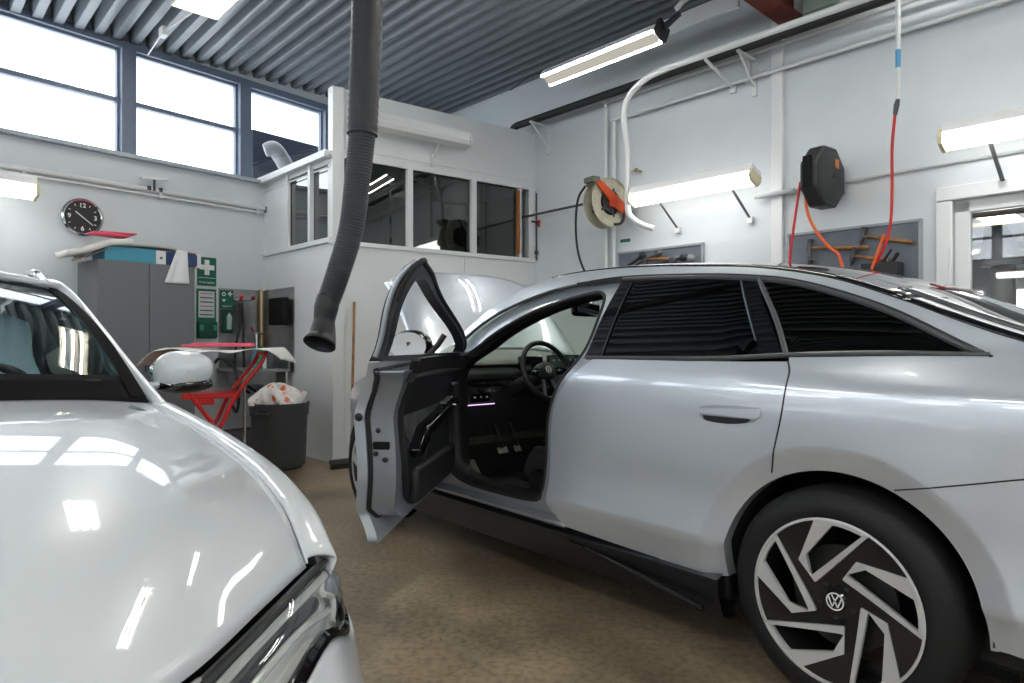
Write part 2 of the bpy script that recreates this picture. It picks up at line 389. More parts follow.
def ceiling_lamp(label, p, ang, L=1.5, nt_=3, watt=None, group='suspended ceiling lamps', wid=.40, tilt=0):
    M = Matrix.Translation(p) @ Matrix.Rotation(ang, 4, 'Z') @ Matrix.Rotation(tilt, 4, 'X')
    t = thing('ceiling_lamp', label, 'lamp', M, group)
    b = MB()
    b.prism([(-wid/2, 0), (-wid/2+.015, 0), (-wid/2+.06, .075), (wid/2-.06, .075), (wid/2-.015, 0), (wid/2, 0), (wid/2-.045, .095), (-wid/2+.045, .095)], -L/2, L/2, Matrix(((0, 0, 1, 0), (1, 0, 0, 0), (0, 1, 0, 0), (0, 0, 0, 1))))
    for s in (-1, 1): b.box((s*L/2, 0, .045), (.012, wid*.9, .09))
    b.build('reflector', mat('lamp_reflector_cream', (.8, .76, .6), .3), t)
    for k in range(nt_):
        y = (k-(nt_-1)/2)*wid*.29
        q = MB(); q.tube([(-L/2+.03, y, .035), (L/2-.03, y, .035)], .0135, 10); q.build('tube', TUBE_LIT, t)
    return t
aR = math.atan2(-.732, .682)
def hang(label, n, d, drop=.12, **k):
    p = P2(n, d); ceiling_lamp(label, (p.x, p.y, ceil_z(p)-drop), aR, **k)
hang('three tube lamp under the ribs near the window wall', 1.96, -5.41, .06)
for n, d, lb in ((3.2, -2.2, 'lamp over the silver car bonnet'), (1.2, 1.6, 'lamp above the viewer'), (3.9, 1.4, 'lamp over the tail of the silver car'), (-1.4, -.6, 'lamp over the white car grille'), (-1.6, 2.6, 'lamp behind the viewer by the front wall'), (-2.2, -3.6, 'lamp over the white car roof')):
    hang('three tube ceiling '+lb, n, d, .1)
# lamp at the ceiling edge above the hose reels: white trough with one wide lit strip
def edge_lamp(M, label):
    t = thing('ceiling_lamp', label, 'lamp', M @ Matrix.Rotation(-.45, 4, 'X'))
    Mx = Matrix(((0, 0, 1, 0), (1, 0, 0, 0), (0, 1, 0, 0), (0, 0, 0, 1)))
    b = MB(); b.prism([(-.085, .0), (.085, .0), (.07, .07), (-.07, .07)], -.66, .66, Mx); b.build('housing', WHITE, t, bevel=.004)
    b = MB(); b.box((0, 0, -.008), (1.27, .1, .016)); b.build('diffuser', emitter('warm_strip', (1, .95, .82), .3), t)
    for s in (-1, 1):
        b = MB(); b.box((0, s*.065, -.006), (1.3, .018, .014)); b.build('tube', TUBE_LIT, t)
    b = MB(); b.box((.68, 0, .05), (.035, .15, .13)); b.tube([(.69, 0, .08), (.8, .02, .2)], [.03, .022]); b.build('end_clamp', BLACK, t)
edge_lamp(at(FR, -3.93, .95, 3.74), 'long lit strip lamp hung at the ceiling edge over the hose reel')
edge_lamp(at(FR, -1.15, .36, 3.94), 'second lit strip lamp of the ceiling edge row, over the black reel')
# white raceway over that lamp, with the cable to the roof
m = MB(); m.box((-3.86, -.55, 4.0), (2.2, .03, .14), FR)
tag(m.build('lamp_hanging_rail', PIPEW), 'white rail the ceiling edge lamp hangs from', 'rail')
m = MB(); m.tube([(-4.62, -.8, 3.86), (-5.2, -.5, 4.1), (-5.9, -.2, 4.2)], .008, 6, M=FR, n=6)
tag(m.build('lamp_cable', BLACK), 'thin black cable running left from the ceiling edge lamp', 'cable')
m = MB(); m.tube([(-3.12, -.92, 3.92), (-3.0, -.85, 4.02), (-2.4, -.8, 4.08), (-1.0, -.8, 4.1)], .022, 8, M=FR, n=6)
tag(m.build('lamp_conduit', PIPEW), 'white conduit running right from the black lamp clamp', 'pipe')
# cable and switch box of the three-tube lamp
m = MB(); m.tube([(-2.78, 5.84, 4.05), (-3.18, 6.11, 4.0), (-3.62, 6.66, 4.03)], .007, 6); m.box((-3.18, 6.11, 4.0), (.1, .05, .08), rz=-.8)
tag(m.build('ceiling_cable', WHITE), 'white cable with a small junction box behind the three tube lamp', 'cable')

# ================================================================ exhaust hose
def scr(px, py, Z): return V(((px-512)*Z/670, Z, 1.18-(py-342)*Z/670))   # measuring aid: metres from the camera axis
hp = [(-.775, 3.62, 4.2), (-.775, 3.6, 3.1), (-.805, 3.6, 2.29), (-.833, 3.6, 2.02), (-.865, 3.6, 1.78), (-.93, 3.6, 1.56), (-.985, 3.6, 1.40)]
t = thing('exhaust_extraction_hose', 'thick dark grey corrugated hose hanging from the ceiling with a nozzle', 'hose', Matrix.Translation((-.775, 3.6, 4.2)))
off = V((-.775, 3.6, 4.2))
m = MB(); pts = [V(p) for p in spl(hp[:3], 50)]
m.tube([p for p in pts], [.086-.006*i/len(pts)+.0022*sin(i*2.4) for i in range(len(pts))], 24); m.build('upper_sleeve', mat('hose_dark', (.035, .036, .04), .5, bump=.3, bscale=90), t, off=off)
pts = [V(p) for p in spl(hp[2:], 66)]
m = MB(); m.tube(pts, [(.069-.008*i/len(pts))+.0026*(1 if i % 4 in (0, 1) else -1) for i in range(len(pts))], 24); m.build('corrugated_hose', mat('hose_grey', (.055, .057, .064), .5), t, off=off, sharp=60)
m = MB(); m.tube([(-.985, 3.6, 1.42), (-.995, 3.59, 1.36), (-1.003, 3.58, 1.29), (-1.01, 3.565, 1.21), (-1.018, 3.54, 1.165)], [.055, .058, .05, .066, .082], 24, cap=False, n=5)
m.build('nozzle', BLACK, t, off=off, solid=.006)

# ================================================================ window wall things
def clock():
    t = thing('wall_clock', 'round black faced wall clock with a silver rim', 'clock', at(FW, -1.84, 0, 2.335))
    R = UP   # lathe axis z -> -y
    m = MB(); m.lathe([(.0, .0), (.165, .0), (.172, .015), (.172, .04), (.160, .048), (.150, .042), (.148, .03)], R, 48); m.build('rim', CHROME, t)
    m = MB(); m.lathe([(0, .03), (.15, .03)], R, 48); f = m.build('dial', BLACK, t)
    for h in range(12):
        a = pi/2-h*pi/6; x, y = .122*cos(a), .122*sin(a)
        if h % 3 == 0: text('numeral', {0: '12', 3: '3', 6: '6', 9: '9'}[h], .058, WHITE, f, R @ Matrix.Translation((x*.88, y*.88, .032)), bold=True)
        else:
            q = MB(); q.box((0, 0, 0), (.02, .006, .001), R @ Matrix.Translation((x, y, .032)) @ Matrix.Rotation(a, 4, 'Z')); q.build('hour_mark', WHITE, f)
    for nm, a, L, w in (('minute_hand', radians(-38), .12, .007), ('hour_hand', radians(142), .085, .009)):
        q = MB(); q.box((L/2-.01, 0, 0), (L, w, .002), R @ Matrix.Translation((0, 0, .035)) @ Matrix.Rotation(a, 4, 'Z')); q.build(nm, WHITE, t)
clock()
m = MB(); m.tube([(-9, -.05, 2.69), (-.02, -.05, 2.69)], .022, 8, M=FW); m.tube([(-4, -.04, 2.64), (-.02, -.04, 2.64)], .012, 8, M=FW)
for x in (-2.3, -1.15, -.1): m.box((x, -.03, 2.67), (.03, .06, .1), FW)
tag(m.build('wall_pipe', PIPEW), 'white double pipe running along under the high windows', 'pipe')
m = MB(); m.tube([(.02, -.04, 2.7), (.02, -.04, 2.25)], .01, 8, M=FW); m.box((.02, -.05, 2.68), (.05, .06, .07), FW)
tag(m.build('corner_pipe', MGREY), 'thin grey pipe dropping in the corner beside the booth', 'pipe')
t = thing('pipe_valve', 'small grey valve with a flat handle on the white wall pipe', 'valve', at(FW, -1.22, .07, 2.72))
m = MB(); m.tube([(0, 0, -.04), (0, 0, .07)], .012, 8); m.box((-.05, 0, -.02), (.03, .03, .04)); m.box((.06, 0, -.02), (.03, .03, .04)); m.build('valve_body', DGREY, t)
m = MB(); m.box((0, 0, .08), (.26, .04, .018), ry=-.12); m.build('flat_handle', WHITE, t)

def cabinet():
    t = thing('metal_cabinet', 'tall grey two door metal cabinet against the window wall', 'cabinet', at(FW, -1.445, 0, 0))
    m = MB(); m.box((0, -.25, .955), (.86, .48, 1.91)); m.build('body', MGREY, t, bevel=.006)
    for s in (-1, 1):
        d = MB(); d.box((s*.214, -.497, 1.525), (.42, .018, .76)); d.build('door', mat('cabinet_door_grey', (.15, .16, .175), .5), t, bevel=.004)
        d = MB(); d.box((s*.214, -.497, .6), (.42, .018, 1.1)); dd = d.build('door', MATS['cabinet_door_grey'], t, bevel=.004)
        h = MB(); h.box((s*.03, -.512, .95), (.015, .02, .1)); h.build('handle', DGREY, dd)
cabinet()
# on the cabinet
Z0 = 1.91
def simple(name, label, cat, mt, fn, M, group=None, **k):
    m = MB(); fn(m); return tag(m.build(name, mt, None, M, **k), label, cat, group)
simple('flat_box', 'light blue flat cardboard box lying on the grey cabinet', 'box', CYAN, lambda m: m.box((0, 0, .066), (.44, .3, .13)), at(FW, -1.58, .3, Z0+.002), bevel=.003)
t = thing('ring_binder', 'dark blue ring binder with a white spine lying on the cabinet', 'binder', at(FW, -1.15, .3, Z0+.002))
m = MB(); m.box((.03, 0, .066), (.3, .3, .11)); m.build('cover', BLUE, t, bevel=.004)
m = MB(); m.box((-.165, 0, .066), (.09, .3, .128)); m.build('spine', WHITE, t, bevel=.003)
m = MB(); m.lathe([(0, 0), (.012, 0), (.012, .004), (.005, .004)], Matrix.Translation((-.165, -.15, .06)) @ UP, 12); m.build('finger_ring', BLACK, t)
simple('document_stack', 'thin white and red folder leaning at the cabinet right end', 'folder', [WHITE, RED], lambda m: (m.box((.02, 0, .068), (.05, .28, .135)), m.box((-.012, 0, .068), (.012, .28, .135), mi=1)), at(FW, -.975, .3, Z0+.002))
def sheet(pts, w, mt, M, name, label, cat='paper', t_=.006, group=None, kx=0.):
    m = MB(); q = spl(pts, 8)
    def fn(a, b):
        p = q[min(int(a*(len(q)-1)+.5), len(q)-1)]; return V((p[0], (b-.5)*w+kx*sin(a*9), p[1]+.006*sin(b*7+a*5)))
    m.grid(fn, len(q)-1, 8); return tag(m.build(name, mt, None, M, solid=t_), label, cat, group)
sheet([(-.36, -.03), (-.2, .07), (0, .10), (.3, .12), (.62, .09)], .3, mat('grey_paper_edge', (.5, .49, .47), .8), at(FW, -1.6, .3, Z0+.06), 'paper_pile', 'sagging pile of grey papers on top of the boxes on the cabinet', t_=.014)
sheet([(-.42, -.03), (-.25, .02), (-.08, .10), (.1, .13)], .34, PAPER, at(FW, -1.68, .32, Z0+.085), 'masking_paper', 'white padded paper hanging off the cabinet left end', t_=.05)
simple('picture_frame', 'tilted framed board with a blue mat leaning on the light blue box', 'frame', [mat('pale_wood', (.5, .4, .25), .5), BLUE], lambda m: (m.box((0, 0, 0), (.24, .28, .014)), m.box((0, 0, -.008), (.2, .24, .006), mi=1), m.box((0, -.142, 0), (.2, .004, .008), mi=1)), at(FW, -1.87, .32, Z0+.055) @ Matrix.Rotation(-.5, 4, 'Y'))
for dx, dz, r in ((0, 0, .02), (.06, .018, -.05)):
    simple('pink_folder', 'bright pink folder on the papers, %s' % ('lower one' if r > 0 else 'upper one sticking out to the right'), 'folder', PINK, lambda m: m.box((0, 0, 0), (.30, .2, .016)), at(FW, -1.72+dx, .3, Z0+.245+dz) @ Matrix.Rotation(r, 4, 'Y'), 'pink folders on the cabinet', bevel=.002)
sheet([(-.1, .09), (0, .1), (.05, .09), (.06, .05)], .26, PAPER, at(FW, -1.15, .3, Z0+.045), 'white_card', 'white sheet lying over the blue ring binder', t_=.003)
# white cloth draped over the front edge
m = MB()
def fn(a, b):
    w = .1+.14*a; x = (b-.5)*w+.05*(1-a)+.012*sin(b*9)*a; 
    return V((x, -.03-.012*sin(b*10+1)*a, .1-.32*a))
m.grid(fn, 12, 12); tag(m.build('white_rag', mat('white_cloth', (.78, .78, .8), .9, bump=.2, bscale=30), None, at(FW, -1.2, .49, Z0+.045), solid=.004), 'white rag hanging down over the cabinet front', 'cloth')

# first aid signs
def sign(name, label, s, z, w, h, kids, off=.0, cat='sign', F=FW, col=GREEN):
    t = thing(name, label, cat, at(F, s, off, z)); m = MB(); m.box((0, -.004, 0), (w, .008, h)); p = m.build('panel', col, t); kids(t, p); return t
def cross(M, a, p, mt=WHITE):
    m = MB(); m.box((0, 0, 0), (a, .003, a*.32), M); m.box((0, 0, 0), (a*.32, .0034, a), M); m.build('white_cross', mt, p)
def k1(t, p):
    cross(Matrix.Translation((0, -.0095, .045)), .16, p)
    m = MB(); m.box((0, -.009, -.066), (.19, .002, .004)); m.build('divider_line', WHITE, p)
    text('lettering', 'Första hjälpen', .029, WHITE, p, Matrix.Translation((0, -.0095, -.115)) @ UP)
sign('first_aid_sign', 'green sign with a large white cross beside the grey cabinet', -.66, 1.925, .205, .305, k1)
def k2(t, p):
    m = MB(); m.box((0, -.01, .1), (.17, .003, .28)); c = m.build('instruction_sheet', mat('laminated_paper', (.62, .68, .68), .3), p)
    for i in range(6):
        m = MB(); m.box((0, -.0125, .215-.045*i), (.14, .001, .012)); m.build('printed_row', DGREY if i % 3 else mat('pink_print', (.6, .2, .3), .5), c)
    m = MB(); m.box((0, -.03, -.17), (.2, .05, .17)); m.build('dispenser', mat('dark_green_case', (.004, .06, .04), .4), p, bevel=.006)
    for s in (-1, 1):
        m = MB(); m.box((s*.075, -.058, -.15), (.045, .01, .06)); m.build('eyewash_bottle', mat('teal_bottle', (.02, .3, .2), .3), p, bevel=.004)
sign('first_aid_station', 'green first aid board with a printed sheet under the cross sign', -.665, 1.475, .21, .53, k2, cat='first aid board')
def k3(t, p):
    cross(Matrix.Translation((.035, -.0095, .06)), .05, p)
    m = MB(); m.lathe([(.012, 0), (.022, 0)], Matrix.Translation((-.035, -.0095, .055)) @ UP, 20); m.build('eye_symbol', WHITE, p)
    m = MB(); m.prism([(-.06, 0), (-.01, 0), (-.035, -.03)], 0, .001, Matrix.Translation((0, -.0095, .0)) @ UP); m.build('drop_symbol', WHITE, p)
    text('lettering', 'Ögondusch', .024, WHITE, p, Matrix.Translation((0, -.0095, -.075)) @ UP)
sign('eyewash_sign', 'small green eyewash sign with a white cross over the holder', -.445, 1.64, .15, .2, k3, off=.012)
t = thing('eyewash_holder', 'green wall holder with a clear bottle under the eyewash sign', 'holder', at(FW, -.455, .012, 1.4))
m = MB(); m.box((0, -.03, 0), (.11, .06, .26)); m.build('case', MATS['dark_green_case'], t, bevel=.01)
m = MB(); m.lathe([(0, -.09), (.028, -.09), (.03, .05), (.012, .075), (.012, .09), (0, .09)], Matrix.Translation((.005, -.07, 0)), 16); m.build('bottle', mat('pale_bottle', (.5, .62, .6), .2), t)

# stainless backsplash, faucets and shower hoses in the wash corner
m = MB(); m.box((-.28, -.006, 1.31), (.5, .008, .9), FW); tag(m.build('steel_splashback', STEEL), 'brushed steel sheet on the window wall behind the shower hoses', 'splashback')
m = MB(); m.box((-1.22, -.006, 1.31), (.83, .008, .9), FS); tag(m.build('steel_splashback', STEEL), 'brushed steel sheet on the booth side wall behind the dark monitor', 'splashback')
t = thing('mixer_tap', 'chrome wall mixer with red knobs and a hanging black hose', 'tap', at(FW, -.27, 0, 1.63))
m = MB(); m.tube([(-.12, -.06, 0), (.1, -.06, .02)], .015, 10); m.tube([(-.04, 0, 0), (-.04, -.06, 0)], .012, 8); m.tube([(.06, 0, .01), (.06, -.06, .01)], .012, 8); m.build('mixer_body', CHROME, t)
for x in (-.04, .1):
    m = MB(); m.ball((x, -.08, .035), .024, 12); m.build('knob', RED if x < 0 else mat('dark_red', (.2, .01, .01), .4), t)
for k, (x, bx) in enumerate(((-.06, -.1), (-.025, .0))):
    m = MB(); m.tube([(x, -.07, -.02), (x, -.09, -.25), (bx-.02, -.09, -.6), (bx, -.1, -.9), (bx+.12, -.14, -1.02)], .014, 8, n=6); m.build('hose', RUBBER, t)
t = thing('low_tap', 'lower wall tap with a red lever over the sink corner', 'tap', at(FW, -.13, 0, 1.27))
m = MB(); m.tube([(-.06, -.08, 0), (.09, -.08, 0)], .014, 8); m.tube([(-.02, 0, 0), (-.02, -.08, 0)], .012, 8); m.tube([(-.01, -.09, -.01), (-.01, -.1, -.22)], .02, 8); m.build('tap_body', CHROME, t)
m = MB(); m.tube([(-.05, -.1, .02), (-.09, -.12, .06)], .012, 8); m.build('lever', RED, t)
for k, x in enumerate((-.055, .02)):
    simple('drain_pipe', '%s tall brass coloured vertical pipe in the wash corner' % ('left of two' if k == 0 else 'right of two'), 'pipe', mat('brass_pipe', (.6, .45, .22), .3, metal=.7), lambda m: m.tube([(0, 0, .85), (0, 0, 1.77)], .018+.012*k, 12), at(FW, x, .05+.05*k, 0))
t = thing('wall_monitor', 'black monitor fixed to the booth side wall above the sink', 'monitor', at(FS, -.98, .1, 1.5))
m = MB(); m.box((0, 0, 0), (.36, .07, .29)); m.build('screen_case', mat('monitor_black', (.006, .006, .007), .6, spec=.2), t, bevel=.008)
m = MB(); m.box((.0, .06, 0), (.08, .08, .08)); m.build('wall_arm', DGREY, t)
# sink bench
t = thing('steel_sink_bench', 'steel sink bench on thin legs in the wash corner', 'sink', at(FS, -1.2, 0, 0))
m = MB(); m.box((0, -.3, .88), (.8, .5, .03)); m.box((0, -.06, .93), (.8, .02, .1)); m.build('worktop', STEEL, t, bevel=.004)
m = MB(); m.box((.0, -.3, .8), (.45, .36, .15)); m.build('basin', STEEL, t, bevel=.01)
for x in (-.37, .37):
    for y in (-.08, -.52):
        m = MB(); m.tube([(x, y, 0), (x, y, .87)], .014, 8); m.build('leg', CHROME, t)
for k, (x, h, mt) in enumerate(((-.1, .2, CYAN), (.05, .24, mat('green_bottle', (.02, .25, .12), .3)), (.2, .16, WHITE), (.3, .22, DGREY))):
    m = MB(); m.lathe([(0, 0), (.04, 0), (.042, h*.6), (.015, h*.8), (.015, h), (0, h)], None, 14)
    tag(m.build('spray_bottle', mt, None, at(FS, -1.2+x, .22, .896)), ['light blue bottle on the sink bench', 'green bottle on the sink bench', 'short white bottle on the sink bench', 'dark grey bottle on the sink bench'][k], 'bottle', 'bottles on the sink bench')
m = MB(); m.tube([(-.35, -.56, .95), (-.1, -.6, 1.0), (.12, -.6, .97), (.3, -.58, .88), (.32, -.56, .6), (.1, -.5, .45), (-.15, -.45, .5)], .016, 8, n=6)
tag(m.build('loose_hose', RUBBER, None, at(FS, -1.2, 0, 0)), 'black hose looped in front of the sink bench', 'hose')
m = MB(); m.box((0, -.2, .12), (.9, .4, .2)); m.box((0, -.2, .02), (.95, .45, .04))
tag(m.build('floor_kerb', mat('dark_concrete', (.12, .12, .12), .8), None, at(FW, -.6, 0, 0), bevel=.01), 'dark concrete kerb at the foot of the window wall', 'kerb')

# red folding paint stand with masking paper over it
def stand():
    Mx = Matrix.Translation((-2.44, 5.55, 0)) @ Matrix.Rotation(.5, 4, 'Z')
    t = thing('folding_work_stand', 'red tubular folding work stand with crossed legs', 'work stand', Mx)
    def tb(nm, pts, r=.017, n=0, par=None): m = MB(); m.tube(pts, r, 10, n=n); return m.build(nm, RED, par or t)
    for y in (-.2, .2):
        tb('leg', [(.35, y, 1.08), (.3, y, .98), (.12, y, .74), (-.02, y, .45), (-.3, y, 0)], n=5)
        tb('leg', [(-.35, y, 1.08), (-.3, y, .98), (-.2, y, .74), (.0, y, .45), (.28, y, 0)], n=5)
    for x, z in ((-.3, .02), (.28, .02), (.35, 1.08), (-.35, 1.08)): tb('crossbar', [(x, -.2, z), (x, .2, z)])
    m = MB(); m.box((-.06, 0, .745), (.42, .42, .045)); m.box((-.1, -.2, .70), (.12, .02, .05)); m.build('tray', RED, t, bevel=.006)
    for y in (-.215, .215):
        m = MB(); m.lathe([(0, -.01), (.022, -.01), (.022, .01), (0, .01)], Matrix.Translation((-.01, y, .45)) @ UP, 12); m.build('pivot', DGREY, t)
    return Matrix.Translation((-2.44, 5.55, 0)) @ Matrix.Rotation(.12, 4, 'Z')
SM = stand()
m = MB()
def fn(a, b):
    x = -.52+1.10*a; y = -.3+.6*b
    z = 1.118+.012*sin(a*8+.5)-.13*max(0, (.13-a)/.13)**1.3-.14*max(0, (a-.9)/.1)**1.3*(.6+.4*b)-.02*max(0, .25-b)/.25*sin(a*12)**2
    return V((x-.08*max(0, .1-a)*-1, y, z))
m.grid(fn, 50, 14); tag(m.build('masking_paper', PAPER, None, SM, solid=.004), 'white masking paper draped over the red work stand', 'paper')
simple('pink_plastic_sheet', 'pink plastic strip lying on the work stand paper, long one', 'strip', PINK, lambda m: m.box((0, 0, .012), (.48, .12, .03)), SM @ Matrix.Translation((.02, .1, 1.14)), 'pink strips on the work stand', bevel=.004)
simple('pink_plastic_sheet', 'pink plastic strip lying at the left behind the long one', 'strip', PINK, lambda m: m.box((0, 0, .01), (.34, .1, .018)), SM @ Matrix.Translation((-.17, .2, 1.135)), 'pink strips on the work stand', bevel=.004)

# bin with rubbish
t = thing('waste_bin', 'round dark grey plastic waste bin with a thick rim and handles', 'bin', Matrix.Translation((-2.17, 6.25, 0)))
BING = mat('bin_grey', (.05, .055, .058), .5)
m = MB(); m.lathe([(0, .01), (.205, .01), (.21, .03), (.248, .5), (.262, .5), (.265, .56), (.272, .6), (.272, .615), (.255, .615), (.235, .04), (0, .04)], None, 40); m.build('body', BING, t)
for a in (-pi/2-.2, pi/2-.2):
    m = MB(); m.tube([(-.055, .262, .55), (-.055, .3, .53), (.055, .3, .53), (.055, .262, .55)], .012, 8, M=Matrix.Rotation(a-pi/2, 4, 'Z')); m.box((0, .268, .585), (.13, .03, .05), Matrix.Rotation(a-pi/2, 4, 'Z')); m.build('handle', BING, t)
BAG = mat('white_red_bag', (.80, .78, .76), .45, col2=(.75, .14, .05), nscale=9, bump=.6, bscale=22)
BAG.node_tree.nodes['Color Ramp'].color_ramp.elements[0].position = .40; BAG.node_tree.nodes['Color Ramp'].color_ramp.elements[1].position = .47
m = MB()
def fn(a, b):
    t_ = a*pi*.5; p = 2*pi*b; r = .24*(1+.10*sin(5*p+3*a)+.06*sin(11*p+9*a)+.04*abs(sin(17*p-13*a))); 
    return V((-.03+r*cos(t_)*cos(p), r*cos(t_)*sin(p), .6+.15*sin(t_)*(1+.22*sin(3*p)+.12*abs(sin(9*p+8*a)))))
m.grid(fn, 26, 90); tag(m.build('plastic_bag', BAG, None, Matrix.Translation((-2.17, 6.25, 0))), 'crumpled white and orange red plastic bag heaped in the bin', 'bag')
simple('paper_cup', 'white crumpled paper sticking out of the bin beside the bag', 'paper', WHITE, lambda m: m.lathe([(0, 0), (.05, 0), (.02, .13), (0, .13)], Matrix.Rotation(.5, 4, 'Y'), 7), Matrix.Translation((-1.98, 6.2, .6)))
# broom leaning on the booth
t = thing('push_broom', 'wooden handled push broom leaning on the booth wall', 'broom', at(FB, .22, .0, 0))
m = MB(); m.tube([(.0, -.03, 1.57), (-.15, -.3, .08)], .013, 10); m.build('handle', WOOD, t)
m = MB(); m.box((-.15, -.31, .065), (.42, .06, .04)); m.build('head', DGREY, t, bevel=.005)
m = MB(); m.box((-.15, -.31, .025), (.4, .05, .05)); m.build('bristles', BLACK, t)
# small trim panel on booth wall at right, valve
m = MB(); m.box((2.0, -.006, 1.98), (.95, .012, .26), FB); tag(m.build('wall_cover_panel', PANELW, bevel=.003), 'thin white rectangular cover panel below the booth windows', 'panel')

# duct and vent unit outside
DUCT = mat('pale_duct_sleeve', (.13, .13, .135), .6, noise=.25, nscale=12, bump=.5, bscale=18)
m = MB(); m.tube([(.45, .75, 3.6), (.55, .7, 3.63), (.68, .7, 3.5), (.78, .7, 3.32), (.82, .7, 3.0)], [.08, .1, .1, .105, .1], 20, M=FW, n=6)
tag(m.build('vent_duct', DUCT), 'pale crumpled duct elbow outside the corner window', 'duct')
t = thing('vent_unit', 'rounded grey ventilation unit outside the corner window', 'ventilation unit', at(FW, 1.45, -.75, 3.35))
m = MB(); m.lathe([(0, -.15), (.17, -.15), (.19, 0), (.17, .15), (0, .15)], UP, 28); m.build('fan_housing', mat('pale_unit', (.1, .11, .13), .5), t)
m = MB(); m.box((.25, 0, 0), (.3, .3, .3)); m.build('motor_box', DGREY, t, bevel=.02)

# ================================================================ right wall things
simple('wall_pilaster', 'flat white vertical cable duct behind the black hose reel', 'duct', PANELW, lambda m: m.box((0, -.025, 2.1), (.1, .05, 4.2)), at(FR, -2.68, 0, 0), bevel=.004)
for z, k in ((3.73, 'upper'), (3.52, 'lower')):
    simple('wall_conduit', '%s of two white conduits running across the right wall' % k, 'pipe', PIPEW, lambda m: m.tube([(-4.58 if k == 'upper' else -4.47, -.07, z), (4.4, -.07, z)], .017, 10), FR)
for x, zt, k in ((-4.56, 3.73, 'left'), (-4.45, 3.52, 'right')):
    simple('wall_conduit', 'vertical white conduit behind the open hose reel, %s one of the pair' % k, 'pipe', PIPEW, lambda m: m.tube([(x, -.05, .2), (x, -.05, zt)], .02, 10), FR)
for i, x in enumerate((-2.95, -1.1)):
    simple('conduit_clip', 'short white strap joining the two conduits, %s' % ('left of the white duct' if i == 0 else 'near the top right corner'), 'clip', PIPEW, lambda m: m.box((0, -.05, 3.62), (.04, .02, .24)), at(FR, x, 0, 0))
simple('wall_conduit', 'thin grey conduit running level from the long lamp past the black reel', 'pipe', mat('grey_conduit', (.5, .53, .55), .4), lambda m: m.tube([(-2.7, -.03, 2.46), (-.9, -.03, 2.48)], .012, 8), FR)
simple('conduit_stub', 'short grey conduit at the right end of the long lamp', 'pipe', MATS['grey_conduit'], lambda m: m.tube([(-2.85, -.1, 2.45), (-2.5, -.1, 2.45)], .022, 8), FR)
t = thing('black_pipe', 'thick black pipe running along below the ceiling on the right wall', 'pipe', FR)
m = MB(); m.tube([(-5.88, -.2, 3.60), (-5.88, -.2, 3.70), (-5.84, -.2, 3.73), (-5.78, -.2, 3.745), (-3.0, -.2, 3.75), (4.4, -.2, 3.75)], .042, 14); m.build('pipe_run', RUBBER, t)
for x in (-5.45, -2.9, -.4):
    m = MB(); m.tube([(x, -.3, 3.69), (x, -.02, 3.45)], .012, 6); m.box((x, -.16, 3.69), (.03, .3, .02)); m.box((x, -.01, 3.52), (.04, .02, .3)); m.build('bracket', PIPEW, t)
m = MB(); m.tube([(4.4, -.5, 3.66), (-2.8, -.5, 3.66), (-3.5, -.5, 3.655), (-3.75, -.5, 3.62), (-3.93, -.5, 3.5), (-3.99, -.48, 3.32), (-3.99, -.42, 3.0), (-3.99, -.42, 2.5), (-3.96, -.4, 2.38), (-3.86, -.36, 2.3), (-3.76, -.32, 2.26)], .029, 14, n=5)
t = m.build('extraction_pipe', PIPEW, None, FR); tag(t, 'white bent pipe coming down in front of the open hose reel', 'pipe')
simple('pipe_bracket', 'white bracket arm holding the bent pipe to the wall', 'bracket', PIPEW, lambda m: (m.tube([(0, -.5, 3.62), (0, -.02, 3.5)], .015, 8), m.box((0, -.02, 3.5), (.05, .03, .1))), at(FR, -3.1, 0, 0))
simple('tap_spigot', 'small brass spigot on the wall above the hose reel', 'tap', mat('old_brass', (.35, .28, .15), .4, metal=.8), lambda m: (m.tube([(0, 0, 0), (0, -.08, 0)], .012, 8), m.tube([(-.14, -.07, .005), (.02, -.07, 0)], .006, 6), m.ball((0, -.08, 0), .022, 10)), at(FR, -4.14, 0, 2.93))
simple('support_bar', 'thin dark bar running left from the open hose reel', 'bar', DGREY, lambda m: m.tube([(-5.78, -.14, 2.66), (-4.5, -.2, 2.66)], .014, 8), FR)
t = thing('wall_valve', 'small red handled valve beside the booth window', 'valve', at(FB, 2.53, .03, 2.6))
m = MB(); m.tube([(0, 0, -.45), (0, 0, .35)], .008, 6); m.tube([(-.09, -.02, 0), (.05, -.02, 0)], .012, 8); m.ball((.03, -.02, -.03), .025, 10); m.ball((-.02, -.02, -.36), .025, 10); m.build('valve_pipe', DGREY, t)
m = MB(); m.box((0, -.05, .01), (.08, .012, .02)); m.box((0, -.05, -.03), (.015, .012, .07)); m.build('handle', RED, t)
simple('small_green_label', 'tiny green label stuck on the wall under the hose reel', 'label', GREEN, lambda m: m.box((0, -.002, 0), (.13, .004, .035)), at(FR, -4.34, 0, 2.24))

